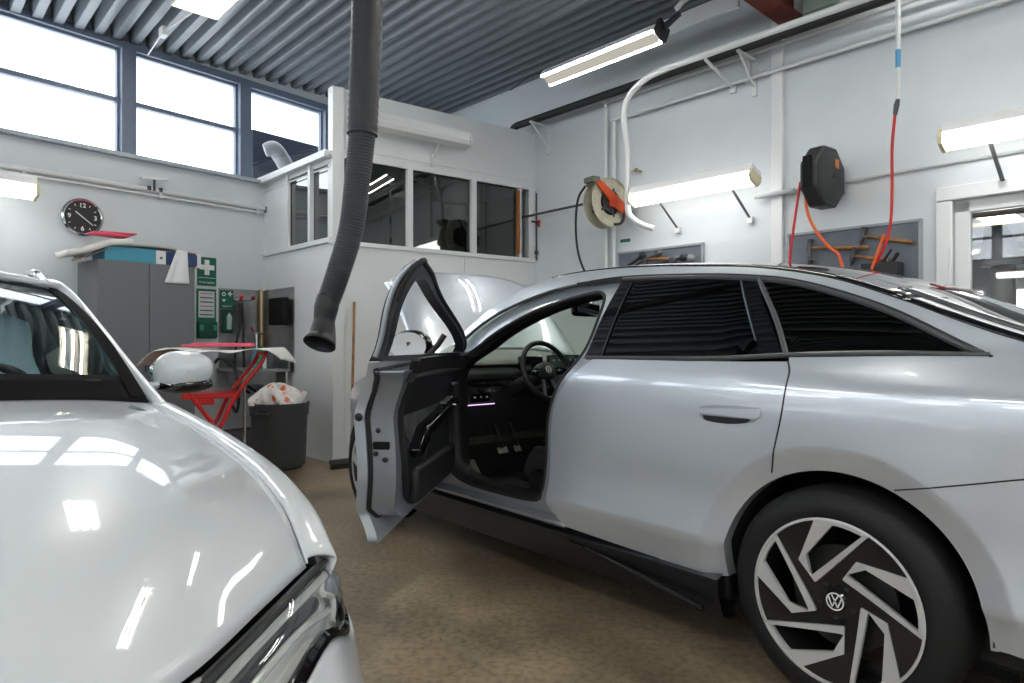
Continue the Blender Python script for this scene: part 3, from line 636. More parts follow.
# open hose reel
M = at(FR, -4.33, .34, 2.58) @ Matrix.Rotation(1.4, 4, 'Z')
t = thing('hose_reel', 'open hose reel with cream side discs and an orange red arm', 'hose reel', M)
CREAM = mat('cream_enamel', (.62, .58, .45), .4, noise=.2, nscale=12)
RX = UP
for y in (-.07, .07):
    m = MB(); m.lathe([(.13, -.006), (.235, -.006), (.25, .012), (.245, .02), (.235, .006), (.13, .006)], Matrix.Translation((0, y, 0)) @ RX, 40, closed=True); d = m.build('side_disc', CREAM, t)
    for k in range(5):
        a = k*2*pi/5; q = MB(); q.tube([(.03*cos(a), y, .03*sin(a)), (.15*cos(a), y, .15*sin(a))], .014, 6); q.build('spoke', DGREY, d)
m = MB(); m.lathe([(0, -.07), (.1, -.07), (.1, .07), (0, .07)], RX, 28); m.build('drum', DGREY, t)
for k in range(5):
    m = MB(); m.lathe([(.125+.014*cos(a), -.052+.026*k+.014*sin(a)) for a in [i*pi/4 for i in range(8)]], RX, 36, closed=True); m.build('hose_coil', RUBBER, t)
m = MB(); m.prism([(-.22, .17), (-.16, .2), (.08, .05), (.2, -.02), (.22, -.1), (.16, -.12), (.02, -.05), (-.05, .02)], .095, .115, RX); m.box((.02, -.1, 0), (.1, .03, .1)); m.build('arm', ORANGE, t, bevel=.004)
m = MB(); m.box((-.22, -.05, .2), (.09, .14, .05)); m.tube([(-.22, -.1, .16), (-.22, .02, .16)], .02, 8); m.tube([(-.25, -.1, .2), (-.25, .02, .2)], .02, 8); m.build('roller_guide', mat('dirty_metal', (.2, .19, .15), .5, metal=.5), t)
m = MB(); m.box((.27, .02, -.02), (.1, .12, .14)); m.build('wall_mount', DGREY, t)
m = MB(); m.tube([(.12, -.09, -.02), (.15, -.11, -.12), (.12, -.1, -.2), (.04, -.08, -.22)], .014, 8, n=6); m.build('feed_hose', RUBBER, t)
simple('black_hose', 'black hose hanging in a long loop from the open hose reel', 'hose', RUBBER, lambda m: m.tube([(-4.53, -.42, 2.78), (-4.63, -.42, 2.66), (-4.68, -.4, 2.4), (-4.66, -.38, 2.1), (-4.55, -.35, 1.85), (-4.3, -.3, 1.65)], .012, 8, n=6), FR)

# black closed hose reel
M = at(FR, -2.20, .27, 2.47) @ Matrix.Rotation(1.46, 4, 'Z')
t = thing('air_hose_reel', 'black enclosed round air hose reel on the right wall', 'hose reel', M)
octo = [(.235*cos(i*pi/4+pi/8)*1.0, .255*sin(i*pi/4+pi/8)) for i in range(8)]
m = MB(); m.prism(octo, -.07, .07, RX); m.build('case', mat('reel_black', (.03, .032, .034), .5, bump=.1), t, bevel=.02)
for y in (-.075,):
    m = MB(); m.lathe([(0, .02), (.05, .022), (.16, .012), (.2, -.002)], Matrix.Translation((0, y, 0)) @ RX, 36); m.build('side_cover', MATS['reel_black'], t)
m = MB(); m.lathe([(0, 0), (.02, 0), (.02, .006), (0, .006)], Matrix.Translation((0, -.095, 0)) @ RX, 12); m.build('axle_cap', BLACK, t)
m = MB(); m.box((.045, -.093, .1), (.055, .003, .07)); m.build('orange_sticker', mat('orange_label', (.65, .22, .05), .5), t)
m = MB(); m.box((-.225, 0, .02), (.03, .06, .24)); m.build('outlet_slot', mat('void_black', (.002, .002, .002), .9), t)
m = MB(); m.box((.23, .02, 0), (.06, .12, .2)); m.build('wall_mount', BLACK, t)
RH = mat('red_air_hose', (.55, .02, .02), .4); OH = mat('orange_air_hose', (.75, .13, .03), .4)
m = MB(); m.tube([(-2.335, -.36, 2.45), (-2.36, -.36, 2.3), (-2.42, -.36, 1.85), (-2.43, -.36, 1.5)], .011, 8, M=FR, n=6)
tag(m.build('air_hose', RH), 'thin red hose hanging straight from the black reel slot', 'hose')
m = MB(); m.tube([(-2.30, -.36, 2.36), (-2.28, -.36, 2.2), (-2.22, -.35, 2.05), (-2.13, -.34, 1.92), (-2.05, -.33, 1.83), (-2.0, -.33, 1.6)], .012, 8, M=FR, n=6)
tag(m.build('air_hose', OH), 'orange hose curving right below the black reel', 'hose')
t = thing('compressed_air_drop', 'white vertical pipe with a red hose hanging from its end', 'pipe', at(FR, -1.65, .3, 0))
m = MB(); m.tube([(0, 0, 4.2), (0, 0, 2.94)], .016, 10); m.build('drop_pipe', PIPEW, t)
m = MB(); m.tube([(0, 0, 3.3), (0, 0, 3.17)], .0175, 10); m.build('blue_label', mat('blue_tape', (.1, .35, .6), .5), t)
m = MB(); m.tube([(0, 0, 2.95), (-.01, 0, 2.9), (-.02, 0, 2.83)], [.012, .02, .014], 10); m.build('coupling', DGREY, t)
m = MB(); m.tube([(-.02, 0, 2.84), (-.04, 0, 2.6), (-.04, 0, 2.3), (-.05, 0, 2.05), (-.09, 0, 1.88), (-.16, .02, 1.76)], .011, 8, n=6); m.build('red_hose', RH, t)
m = MB(); m.tube([(-.09, -.01, 1.97), (-.13, -.01, 1.85), (-.18, 0, 1.72)], .011, 8, n=6); m.build('orange_hose', OH, t)

# tool boards
BOARD = mat('blue_grey_board', (.14, .165, .2), .4, noise=.15, nscale=6)
def board(label, s, z, w, h):
    t = thing('tool_board', label, 'tool board', at(FR, s, 0, z))
    m = MB(); m.box((0, -.012, 0), (w, .016, h)); m.build('panel', BOARD, t)
    m = MB()
    for x in (-w/2, w/2): m.box((x, -.018, 0), (.02, .03, h+.02))
    for q in (-h/2, h/2): m.box((0, -.018, q), (w, .03, .02))
    m.build('edge_frame', mat('board_frame', (.3, .33, .36), .4), t)
board('blue grey tool board behind the roof, under the long lamp', -3.915, 1.8, 1.0, .62)
board('blue grey tool board with hammers, left of the glazed door', -2.085, 1.78, 1.0, .62)
def hammer(s, z, ang, L, label, kind=0):
    t = thing('hammer', label, 'hammer', at(FR, s, .06, z) @ Matrix.Rotation(-ang, 4, 'Y'), 'hammers on the tool board')
    m = MB(); m.tube([(-L/2, 0, 0), (-L/4, 0, .002), (0, 0, 0), (L/2, 0, 0)], [.014, .015, .021, .018], 10, flat=.8); m.build('handle', WOOD, t)
    m = MB(); m.tube([(-L/2, 0, .07), (-L/2, 0, .035), (-L/2, 0, .0), (-L/2, 0, -.05), (-L/2, 0, -.08)], [.026, .018, .022, .015, .006 if kind else .026], 10); m.build('hammer_head', mat('tool_steel', (.1, .1, .1), .35, metal=.8), t)
hammer(-2.16, 1.935, -.10, .46, 'hammer with a pale brown handle under the black reel')
hammer(-1.8, 1.965, -.24, .36, 'hammer with a dark wooden handle at the upper right of the board', 1)
hammer(-2.25, 1.76, -.2, .3, 'small hammer low on the board at the left', 1)
hammer(-1.92, 1.83, -.22, .26, 'short hammer below the dark handled one', 1)
simple('white_hook_tag', 'small white tag on the hammer board', 'tag', WHITE, lambda m: m.box((0, 0, 0), (.05, .004, .06)), at(FR, -2.38, .025, 1.78))
simple('brush_box', 'dark open box with brushes at the board bottom right', 'box', BLACK, lambda m: (m.box((0, -.08, 0), (.26, .14, .12)), m.tube([(.0, -.08, .06), (.07, -.09, .16)], .012, 6), m.tube([(.06, -.08, .05), (.12, -.1, .13)], .016, 6)), at(FR, -1.82, .03, 1.72), bevel=.006)
for i, (x, z, a, L, mt) in enumerate(((-4.2, 2.0, .5, .34, RUBBER), (-4.05, 2.02, .35, .4, DGREY), (-3.85, 2.03, -.1, .32, WOOD), (-3.72, 2.0, .15, .3, RUBBER), (-3.6, 2.02, -.1, .22, MGREY))):
    t = thing('clamp_tool', ['clamp at the left end of the left board', 'angled black clamp beside the leftmost clamp', 'wooden handled tool in the middle of the left board', 'dark rubber handled tool right of the wooden one', 'grey tool at the right of the left board'][i], 'tool', at(FR, x, .1, z-.04) @ Matrix.Rotation(-a, 4, 'Y'), 'tools on the left board')
    m = MB(); m.tube([(-L/2, 0, 0), (0, 0, .01), (L/2, 0, 0)], .016, 8); m.build('handle', mt, t)
    m = MB(); m.ball((L/2, 0, 0), (.05, .03, .04), 10); m.box((-L/2, 0, -.03), (.03, .03, .1)); m.build('jaw', [BLACK, mat('tool_steel', (.1, .1, .1), .35, metal=.8), DGREY, BLACK, MGREY][i], t)

# rust red steel beam end and grey box at the ceiling
t = thing('steel_beam', 'rust red steel beam end under the ceiling near the top edge', 'beam', at(FR, -2.56, 0, 3.92))
RUST = mat('rust_red_primer', (.2, .035, .02), .6, noise=.4, nscale=9)
m = MB(); m.box((0, -1.2, .0), (.2, 2.4, .02)); m.box((0, -1.2, .1), (.02, 2.4, .2)); m.box((0, -1.2, .2), (.2, 2.4, .02)); m.build('profile', RUST, t)
simple('junction_box', 'grey green junction box beside the rust red beam', 'box', mat('green_grey', (.3, .36, .3), .5), lambda m: m.box((0, -.06, 0), (.26, .12, .16)), at(FR, -2.3, 0, 3.98), bevel=.008)

# glazed door in the right wall and the hall beyond
DF = mat('white_door_frame', (.72, .74, .75), .35)
m = MB()
for x, w in ((-1.43, .1), (-.37, .1)): m.box((x, .03, 1.1), (w, .14, 2.2), FR)
m.box((-.9, .03, 2.255), (1.16, .14, .1), FR)
struct(m.build('trim_5', DF, bevel=.006))
m = MB()
for x in (-1.33, -.47): m.box((x, .06, 1.1), (.1, .06, 2.18), FR)
for z, h in ((2.16, .09), (.9, .12), (.1, .2)): m.box((-.9, .06, z), (.96, .06, h), FR)
m.box((-.9, .06, .5), (.8, .04, .8), FR)
dr = struct(m.build('door_1', DF, bevel=.005))
m = MB(); m.box((-.9, .06, 1.53), (.78, .006, 1.18), FR); m.build('pane', MATS['clear_window_glass'], dr)
m = MB(); m.tube([(-1.395, -.03, 1.66), (-1.395, -.03, 1.86)], .011, 8, M=FR); m.build('hinge', CHROME, dr)
HW = mat('hall_wall_grey', (.5, .52, .53), .6)
m = MB(); wallbox(FR, -7.0, 2.6, 0, 3.2, 9.0, 9.1, m); wallbox(FR, -7.1, -7.0, 0, 3.2, .2, 9, m); wallbox(FR, 2.6, 2.7, 0, 3.2, .2, 9, m); struct(m.build('wall_hall', HW))
m = MB(); m.box((-2.2, 4.6, 3.0), (9.8, 8.9, .08), FR); struct(m.build('ceiling_hall', mat('hall_ceiling', (.3, .32, .34), .7)))
m = MB(); m.box((-2.2, 4.6, -.04), (9.8, 8.9, .08), FR); struct(m.build('floor_hall', MATS['dark_concrete']))
m = MB(); m.box((-3.75, 8.98, 1.6), (1.3, .02, 1.0), FR); m.box((-2.0, 8.98, 1.6), (1.5, .02, 1.0), FR); struct(m.build('window_50', emitter('bright_hall_window', (.95, .98, 1), 1.6)))
t = thing('hall_ceiling_lamp', 'square lit lamp with a wooden frame in the room beyond the door', 'lamp', at(FR, -2.2, -5.0, 2.80))
m = MB()
for s in (-1, 1): m.box((s*.42, 0, 0), (.08, .92, .06)); m.box((0, s*.42, 0), (.92, .08, .06))
m.build('frame', mat('pine_frame', (.6, .48, .3), .5), t)
m = MB(); m.box((.1, 0, .02), (.4, .7, .02)); m.build('light_panel', DIFF_LIT, t)
t2 = batten('hall_ceiling_strip', 'lit ceiling strip just inside the room beyond the door', at(FR, -1.2, -2.0, 2.9), 1.2, brackets=False)
batten('hall_wall_lamp', 'slanted narrow lit lamp in the room beyond the door', at(FR, -2.75, -5.5, 2.42) @ Matrix.Rotation(-.1, 4, 'Y'), .7, w=.06, h=.06, brackets=False, watt=10)
t = thing('fume_extractor', 'dark extraction hood on a thick pipe in the room beyond the door', 'extractor', at(FR, -2.2, -5.9, 0))
m = MB(); m.tube([(0, 0, 2.3), (0, 0, 0)], .15, 14); m.build('pipe', MGREY, t)
m = MB(); m.tube([(-.1, 0, 2.85), (-.08, 0, 2.7), (.0, 0, 2.3), (0, 0, 2.25)], [.12, .16, .27, .27], 14); m.build('hood', mat('dark_hood', (.08, .09, .1), .6), t)

# ================================================================ silver car (x forward, y left, z up, origin on the floor under the rear axle)
aC = radians(40.5)
CM = frame(1.69957, 2.69749, math.atan2(cos(aC), -sin(aC)))
SILVER = mat('silver_metallic_paint', (.67, .72, .80), .38, metal=.5, coat=1., coatr=.02, coati=1.85)
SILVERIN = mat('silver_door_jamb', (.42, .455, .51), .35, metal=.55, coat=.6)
body_p = pch([.12, .2, .33, .43, .455, .475, .60, .75, .88, .97, 1.02, 1.06, 1.10, 1.14, 1.2, 1.3, 1.4, 1.46, 1.5, 1.54],
             [.82, .85, .887, .921, .931, .928, .915, .918, .922, .922, .916, .902, .880, .860, .830, .775, .705, .655, .612, .56])
def vs_(u, z):
    v = body_p(z)
    if z > 1.02: v -= sm((z-1.02)/.15)*(.15*sm((.45-u)/1.2)+.11*sm((u-1.5)/1.0))
    p = 1.
    if u > 2.6: p = 1-.16*((u-2.6)/.9)**2
    if u < -.2: p = 1-.13*((-.2-u)/.8)**2
    v *= p
    for uc in (0., 2.966):
        r = ((u-uc)**2+(z-.36)**2)**.5
        if r < .487: v -= .034*min(1, (.487-r)/.085)
    return v
def inside(p, poly):
    x, y = p; c = False; j = len(poly)-1
    for i in range(len(poly)):
        xi, yi = poly[i]; xj, yj = poly[j]
        if (yi > y) != (yj > y) and x < (xj-xi)*(y-yi)/(yj-yi)+xi: c = not c
        j = i
    return c
def densify(poly, st):
    r = []
    for i, a in enumerate(poly):
        b = poly[(i+1) % len(poly)]; d = math.hypot(b[0]-a[0], b[1]-a[1]); k = max(1, int(d/st+.5))
        r += [(a[0]+(b[0]-a[0])*j/k, a[1]+(b[1]-a[1])*j/k) for j in range(k)]
    return r
def sheet_mesh(mb, poly, fn, holes=(), res=.04, d0=0., d1=.015, flip=False, rim=True, back=True, mi=0, lines=()):
    """triangulated sheet over polygon in (a,b); fn(a,b,depth)->Vector; exact normals on the front"""
    poly = densify(poly, res*.8); holes = [densify(h, res*.8) for h in holes]
    pts = list(poly); edges = [(i, (i+1) % len(poly)) for i in range(len(poly))]
    for h in holes:
        k = len(pts); pts += h; edges += [(k+i, k+(i+1) % len(h)) for i in range(len(h))]
    for L_ in lines:
        for j, q in enumerate(L_):
            if inside(q, poly) and min((q[0]-p[0])**2+(q[1]-p[1])**2 for p in poly) > (.25*res)**2:
                if j and prev == j-1: edges.append((len(pts)-1, len(pts)))
                pts.append(q); prev = j
            else: prev = -9
    xs = [p[0] for p in poly]; ys = [p[1] for p in poly]
    segs = [(pts[a], pts[b]) for a, b in edges]
    bucket = {}
    for a, b in segs: bucket.setdefault((int(a[0]//res), int(a[1]//res)), []).append(a)
    nx = int((max(xs)-min(xs))/res)+1; ny = int((max(ys)-min(ys))/res)+1
    inner = []
    for i in range(nx+1):
        for j in range(ny+1):
            p = (min(xs)+(i+.37)*res, min(ys)+(j+.41)*res)
            k = (int(p[0]//res), int(p[1]//res)); near = False
            for dx in (-1, 0, 1):
                for dy in (-1, 0, 1):
                    for q in bucket.get((k[0]+dx, k[1]+dy), ()):
                        if (q[0]-p[0])**2+(q[1]-p[1])**2 < (.55*res)**2: near = True
            if near or not inside(p, poly) or any(inside(p, h) for h in holes): continue
            inner.append(p)
    allp = [V(p) for p in pts+inner]
    ov, oe, of, *_ = delaunay_2d_cdt(allp, edges, [], 0, 1e-6)
    tris = []
    for f in of:
        c = ((ov[f[0]].x+ov[f[1]].x+ov[f[2]].x)/3, (ov[f[0]].y+ov[f[1]].y+ov[f[2]].y)/3)
        if inside(c, poly) and not any(inside(c, h) for h in holes): tris.append(tuple(f))
    e = 2e-3
    F0 = [fn(p.x, p.y, d0) for p in ov]; base = len(mb.v)
    fs = [(t[::-1] if flip else t) for t in tris]; mb.add(F0, fs, mi=mi)
    for i, p in enumerate(ov):
        da = fn(p.x+e, p.y, d0)-fn(p.x-e, p.y, d0); db = fn(p.x, p.y+e, d0)-fn(p.x, p.y-e, d0)
        n = da.cross(db); n.normalize(); mb.n[base+i] = tuple(-n if flip else n)
    if back:
        F1 = [fn(p.x, p.y, d1) for p in ov]; mb.add(F1, [t[::-1] for t in fs], mi=mi)
    if rim:
        for loop in [poly]+list(holes):
            n = len(loop); A = [fn(p[0], p[1], d0) for p in loop]; B = [fn(p[0], p[1], d1) for p in loop]
            area2 = sum(loop[i][0]*loop[(i+1) % n][1]-loop[(i+1) % n][0]*loop[i][1] for i in range(n))
            q = [(i, n+i, n+(i+1) % n, (i+1) % n) for i in range(n)]
            if (area2 < 0) != flip != (loop is not poly): q = [t[::-1] for t in q]
            mb.add(A+B, q, mi=mi)
    return mb
def side_fn(m, ex=0., f=vs_): return lambda u, z, d: V((u, m*(f(u, z)+ex-d), z))
def panel(name, mt, parent, poly, m=1, holes=(), res=.04, d0=0., d1=.015, off=None, M=None, f=vs_, **k):
    mb = MB(); sheet_mesh(mb, poly, side_fn(m, f=f), holes, res, d0, d1, flip=(m > 0), **k)
    return mb.build(name, mt, parent, M, off=off)
def on(u, z, m=1, d=0.): return V((u, m*(vs_(u, z)-d), z))

car = thing('silver_car', 'silver electric hatchback with its driver door and bonnet open', 'car', CM)
RAIL = [(2.62, 1.0), (2.40, 1.10), (2.268, 1.185), (2.098, 1.31), (1.96, 1.395), (1.811, 1.458), (1.562, 1.518), (1.291, 1.532), (.971, 1.52), (.682, 1.495), (.392, 1.462), (.114, 1.402), (-.119, 1.315), (-.289, 1.24), (-.445, 1.178), (-.70, 1.10), (-.93, 1.055)]
rail_z = pch([p[0] for p in RAIL][::-1], [p[1] for p in RAIL][::-1])
ARCH_R = .402
def arc(uc, a0, a1, r=ARCH_R, n=18, zc=.365): return [(uc+r*cos(radians(a0+(a1-a0)*i/n)), zc+r*sin(radians(a0+(a1-a0)*i/n))) for i in range(n+1)]
TOPLINE = [(2.0, 1.32), (1.9, 1.345), (1.62, 1.425), (1.36, 1.468), (1.07, 1.481), (.651, 1.459), (.382, 1.431), (.213, 1.400), (.032, 1.342), (-.127, 1.276), (-.297, 1.183), (-.382, 1.138)]
a_gap = math.degrees(math.asin((.733-.365)/ARCH_R))
RD_FRONT = [(1.044, 1.104), (1.148, 1.02), (1.23, .917), (1.267, .778), (1.28, .547), (1.294, .431)]
CREASES = [arc(uc, -10, 190, .487, 70) for uc in (0, 2.966)]+[arc(uc, -10, 190, .50, 70) for uc in (0, 2.966)]+[[(-1+.02*i, .455) for i in range(240)], [(-1+.02*i, .475) for i in range(240)]]
def build_side(m):
    # fixed body side: rail over the windows, C pillar, rear quarter
    gap = [(.209, .735), (.182, .836), (.156, .955), (.148, 1.07), (.165, 1.108), (.172, 1.126)]
    q = outline(RAIL[2:], [(-.93, 1.055), (-1.0, 1.0), (-1.03, .9), (-1.05, .75)], [(-1.05, .75), (-1.03, .55), (-1.0, .34)], [(-1.0, .34), (-.5, .345), (-.402, .33)],
                arc(0, 184, a_gap, n=24), gap, [(.172, 1.126), (-.155, 1.135), (-.382, 1.138)], TOPLINE[::-1][:-1], [(1.9, 1.345), (2.05, 1.275), (2.19, 1.19), (2.268, 1.155)], n=4)
    p = panel('body_side', SILVER, car, q, m, res=.024, lines=CREASES)
    # shallow seam line of bumper / quarter
    s = MB(); s.tube([on(u, z, m, -.0005) for u, z in spl([(-.172, .738), (-.348, .785), (-.55, .835), (-.8, .87), (-1.0, .88)], 6)], .0022, 5); s.build('bumper_seam', BLACK, p)
    # rear door
    rd = outline(RD_FRONT, [(1.294, .431), (1.211, .343)], [(1.211, .343), (.77, .326), (.442, .316)], arc(0, -6, a_gap-1, n=16), [(.213-.004, .742), (.188, .838), (.162, .957), (.154, 1.07), (.171, 1.112)], [(.171, 1.112), (.5, 1.106), (1.044, 1.104)], n=5)
    d = panel('rear_door', SILVER, car, rd, m, res=.024, d1=.05, lines=CREASES)
    # handle: recessed cup, flap
    hh = outline([(.478, .925), (.46, .895), (.36, .888), (.262, .902)], [(.262, .902), (.232, .93), (.236, .955)], [(.236, .955), (.34, .955), (.465, .945), (.478, .925)], n=4)
    hnd = panel('door_handle', SILVERIN, d, hh, m, res=.02, d0=-.002, d1=.01)
    cup = outline([(.462, .912), (.445, .893), (.36, .889), (.29, .898), (.275, .912), (.33, .912), (.462, .912)], n=4)
    panel('handle_recess', BLACK, d, cup, m, res=.02, d0=-.0035, d1=.01)
    hh2 = outline([(.475, .935), (.36, .944), (.24, .950)], [(.24, .95), (.236, .925), (.25, .915)], [(.25, .915), (.36, .918), (.475, .92), (.475, .935)], n=4)
    panel('handle_flap', SILVER, d, hh2, m, res=.02, d0=-.010, d1=.004)
    # window band: gloss trim, glass
    gl = outline([(1.005, 1.118), (.5, 1.125), (.305, 1.128)], [(.305, 1.128), (.30, 1.18), (.445, 1.418)], [(.445, 1.418), (.643, 1.441), (1.0, 1.452)], [(1.0, 1.452), (1.0, 1.3), (1.003, 1.2), (1.005, 1.118)], n=5)
    panel('rear_door_glass', CARGL, d, gl, m, res=.05, d0=.006, d1=.010)
    bp_ = outline([(1.103, 1.102), (1.09, 1.16), (1.078, 1.3), (1.066, 1.455)], [(1.066, 1.455), (1.0, 1.456)], [(1.0, 1.456), (1.0, 1.3), (1.003, 1.2), (1.005, 1.115)], [(1.005, 1.115), (1.103, 1.102)], n=4)
    panel('centre_pillar_trim', BLACKG, d, bp_, m, res=.03, d0=.0, d1=.03)
    cp = outline([(.30, 1.128), (.30, 1.18), (.445, 1.418)], [(.445, 1.418), (.372, 1.402)], [(.372, 1.402), (.27, 1.25), (.196, 1.13)], [(.196, 1.13), (.30, 1.128)], n=5)
    panel('rear_pillar_trim', BLACKG, d, cp, m, res=.03, d0=.002, d1=.02)
    qg = outline([(.184, 1.142), (-.1, 1.151), (-.338, 1.150)], [(-.338, 1.15), (-.26, 1.184), (-.132, 1.25), (.028, 1.325), (.207, 1.384), (.34, 1.402)], [(.34, 1.402), (.25, 1.26), (.184, 1.142)], n=5)
    panel('quarter_glass', CARGL, p, qg, m, res=.04, d0=.006, d1=.012)
    def strip(nm, mt, line, r, par, fl=1., ex=0.): q = MB(); q.tube([on(u, z, m, -ex) for u, z in spl(line, 6)], r, 8); return q.build(nm, mt, par)
    TRIMG = mat('satin_grey_trim', (.07, .075, .08), .35)
    tl = TOPLINE[4:]
    strip('window_top_trim', TRIMG, [(u, z-.014) for u, z in tl[:-1]]+[(-.355, 1.146)], .0105, p, ex=-.004)
    strip('window_seal', RUBBER, [(u, z-.002) for u, z in TOPLINE[3:]], .005, p)
    strip('belt_trim', TRIMG, [(1.09, 1.109), (.5, 1.116), (.19, 1.133)], .009, d, ex=-.003)
    strip('belt_trim', TRIMG, [(.178, 1.134), (-.1, 1.143), (-.375, 1.141)], .009, p, ex=-.003)
    strip('pillar_seal', TRIMG, [(.182, 1.128), (.26, 1.27), (.368, 1.412)], .010, d, ex=-.003)
    strip('blue_grey_edge', mat('blue_grey_edge', (.2, .25, .33), .2, metal=.6), [(.443, 1.412), (.372, 1.30), (.305, 1.185)], .0035, d)
    strip('door_gap', BLACK, [(.172, 1.115), (.151, 1.06), (.159, .955), (.185, .836), (.211, .735)], .0035, p, ex=-.002)
    strip('door_gap', BLACK, [(1.0, 1.456), (.997, 1.3), (1.0, 1.2), (1.002, 1.118)], .003, d)
    # roof side opening trim strip (dark line under the rail continues over the front door)
    strip('front_window_seal', RUBBER, [(2.19, 1.17), (2.05, 1.262), (1.9, 1.332), (1.62, 1.412), (1.36, 1.455), (1.07, 1.470)], .006, p, ex=-.008)
    # front fender
    fd = outline([(2.40, 1.09), (2.62, 1.0), (2.9, .965), (3.2, .925), (3.45, .85), (3.6, .77)], [(3.6, .77), (3.58, .6), (3.5, .40), (3.42, .30)], [(3.42, .30), (3.368, .34)], arc(2.966, 0, 184, n=24)[1:], [(2.565, .335), (2.44, .335)], [(2.44, .335), (2.43, .6), (2.42, .85), (2.40, 1.09)], n=4)
    fp = panel('front_fender', SILVER, car, fd, m, res=.04, lines=CREASES)
    # sills
    sk = MB()
    prof = lambda u: [(.90-.035, .335), (.905, .315), (.895, .25), (.86, .165), (.78, .15), (.74, .2)]
    us = [.415+i*.1 for i in range(22)]
    vv = [V((u, m*(y-(.02 if z > .33 else 0)), z)) for u in us for y, z in prof(u)]
    sk.add(vv, [(i*6+j, i*6+j+1, (i+1)*6+j+1, (i+1)*6+j) if m < 0 else (i*6+j, (i+1)*6+j, (i+1)*6+j+1, i*6+j+1) for i in range(21) for j in range(5)])
    sb = sk.build('sill_skirt', mat('sill_black', (.010, .011, .014), .3, coat=.3), car, sharp=50)
    q = MB(); q.tube([(1.25, m*.895, .30), (1.0, m*.905, .275), (.8, m*.908, .25), (.6, m*.912, .222), (.47, m*.912, .20)], [.003, .008, .012, .014, .012], 8, n=6); q.build('sill_fin', BLACKG, sb)
    # wheel arch liners
    for uc in (0, 2.966):
        q = MB(); q.grid(lambda a, b: V((uc+(ARCH_R+.012)*cos(radians(-3+186*a)), m*(.858-.31*b), .365+(ARCH_R+.012)*sin(radians(-3+186*a)))), 30, 2)
        q.add([(uc+.41*cos(i*pi/12), m*.58, .365+.41*sin(i*pi/12)) for i in range(13)]+[(uc-.41, m*.58, .15), (uc+.41, m*.58, .15)], [tuple(range(15))])
        q.build('wheel_arch_liner', BLACK, p if uc == 0 else fp, solid=.004)
    return p, d, fp
CARGL = glass('privacy_glass', (.10, .11, .12), .75, .9)
bsL, rdL, fdL = build_side(1)
bsR, rdR, fdR = build_side(-1)

# roof, rear glass, tailgate
def vroof(u): return vs_(u, rail_z(u))-.002
def roof_pt(u, b, ex=0.):   # b -1..1
    vr = vroof(u); return V((u, vr*b, rail_z(u)+.045*(1-abs(b)**2.2)*min(1, (2.62-u)/1.0)+ex))
def roofgrid(name, mt, u0, u1, b0, b1, nu=30, nb=16, par=car, ex=0., solid=.006):
    mb = MB(); mb.grid(lambda a, b: roof_pt(u0+(u1-u0)*a, b0+(b1-b0)*b, ex), nu, nb); return mb.build(name, mt, par, solid=solid)
ROOFB = mat('black_glass_roof', (.008, .008, .01), .05, coat=.5)
roofgrid('roof', ROOFB, -.12, 1.60, 1, -1)
rg = roofgrid('rear_window', BLACKG, -.93, -.12, 1, -1)
roofgrid('rear_glass', mat('tinted_rear_glass', (.10, .11, .115), .04, coat=1.), -.90, -.06, .80, -.80, par=rg, ex=.004)
roofgrid('brake_light', mat('brake_light_red', (.3, .005, .03), .2, coat=1), -.10, -.06, .35, -.35, 2, 10, par=rg, ex=.012)
mb = MB()
def fn(a, b):
    y = (b*2-1); q = [(-.93, 1.055+.02), (-1.06, 1.03), (-1.16, .99), (-1.20, .85), (-1.17, .6), (-1.2, .5), (-1.16, .32)]
    u, z = cr(q, a*(len(q)-1)); w = abs(y); uu = u+(.22*w**3.2 if a > .1 else .22*w**3.2*a*10); return V((uu if uu < -.93 or a < .1 else max(uu, -1.05+.1*w), y*vs_(-1.0, min(z, 1.05))*1.0, z-.02*w**2))
mb.grid(fn, 30, 24); tgt = mb.build('tailgate', SILVER, car, solid=.01)
for s in (1, -1):
    q = MB(); q.prism([(0, 0), (.34, .02), (.36, .09), (.02, .07)], 0, .02, Matrix.Translation((-1.0 if 0 else -1.14, s*.38, .87)) @ Matrix.Rotation(-s*(pi/2+.25), 4, 'Z') @ Matrix.Rotation(pi/2, 4, 'X')); q.build('tail_light', mat('tail_light_red', (.35, .01, .02), .15, coat=1), tgt)
# windscreen
WSG = glass('green_tint_windscreen', (.86, .96, .86), .12, .6)
mb = MB()
def ws(a, b, ex=0.):
    u = 2.60-1.0*a; y = 2*b-1; vr = vs_(u, rail_z(u))-.015; return V((u+.10*(1-y*y)*(1-a), vr*y, rail_z(u)+.03*(1-y*y)*a-.0+ex))
mb.grid(ws, 20, 16); wsn = mb.build('windscreen', WSG, car, sharp=80)
mb = MB(); mb.grid(lambda a, b: ws(a*.10-.03, b, .003), 2, 16); mb.build('windscreen_base', BLACK, wsn)
# rear view mirror and overhead console
mb = MB(); mb.box((0, 0, 0), (.04, .31, .095)); rm = mb.build('rear_view_mirror', BLACKG, car, Matrix.Translation((1.80, .12, 1.375)) @ Matrix.Rotation(.25, 4, 'Z'), bevel=.02)
mb = MB(); mb.tube([(.02, 0, .02), (.07, 0, .07)], .02, 8); mb.box((.1, 0, .055), (.12, .11, .05)); mb.build('mirror_mount', BLACK, rm, bevel=.01)
HEAD = mat('headliner_dark', (.03, .03, .032), .9)
mb = MB(); mb.grid(lambda a, b: roof_pt(1.62-1.7*a, (b*2-1)*.97, -.035), 14, 10); mb.build('headliner', HEAD, car, solid=.01)

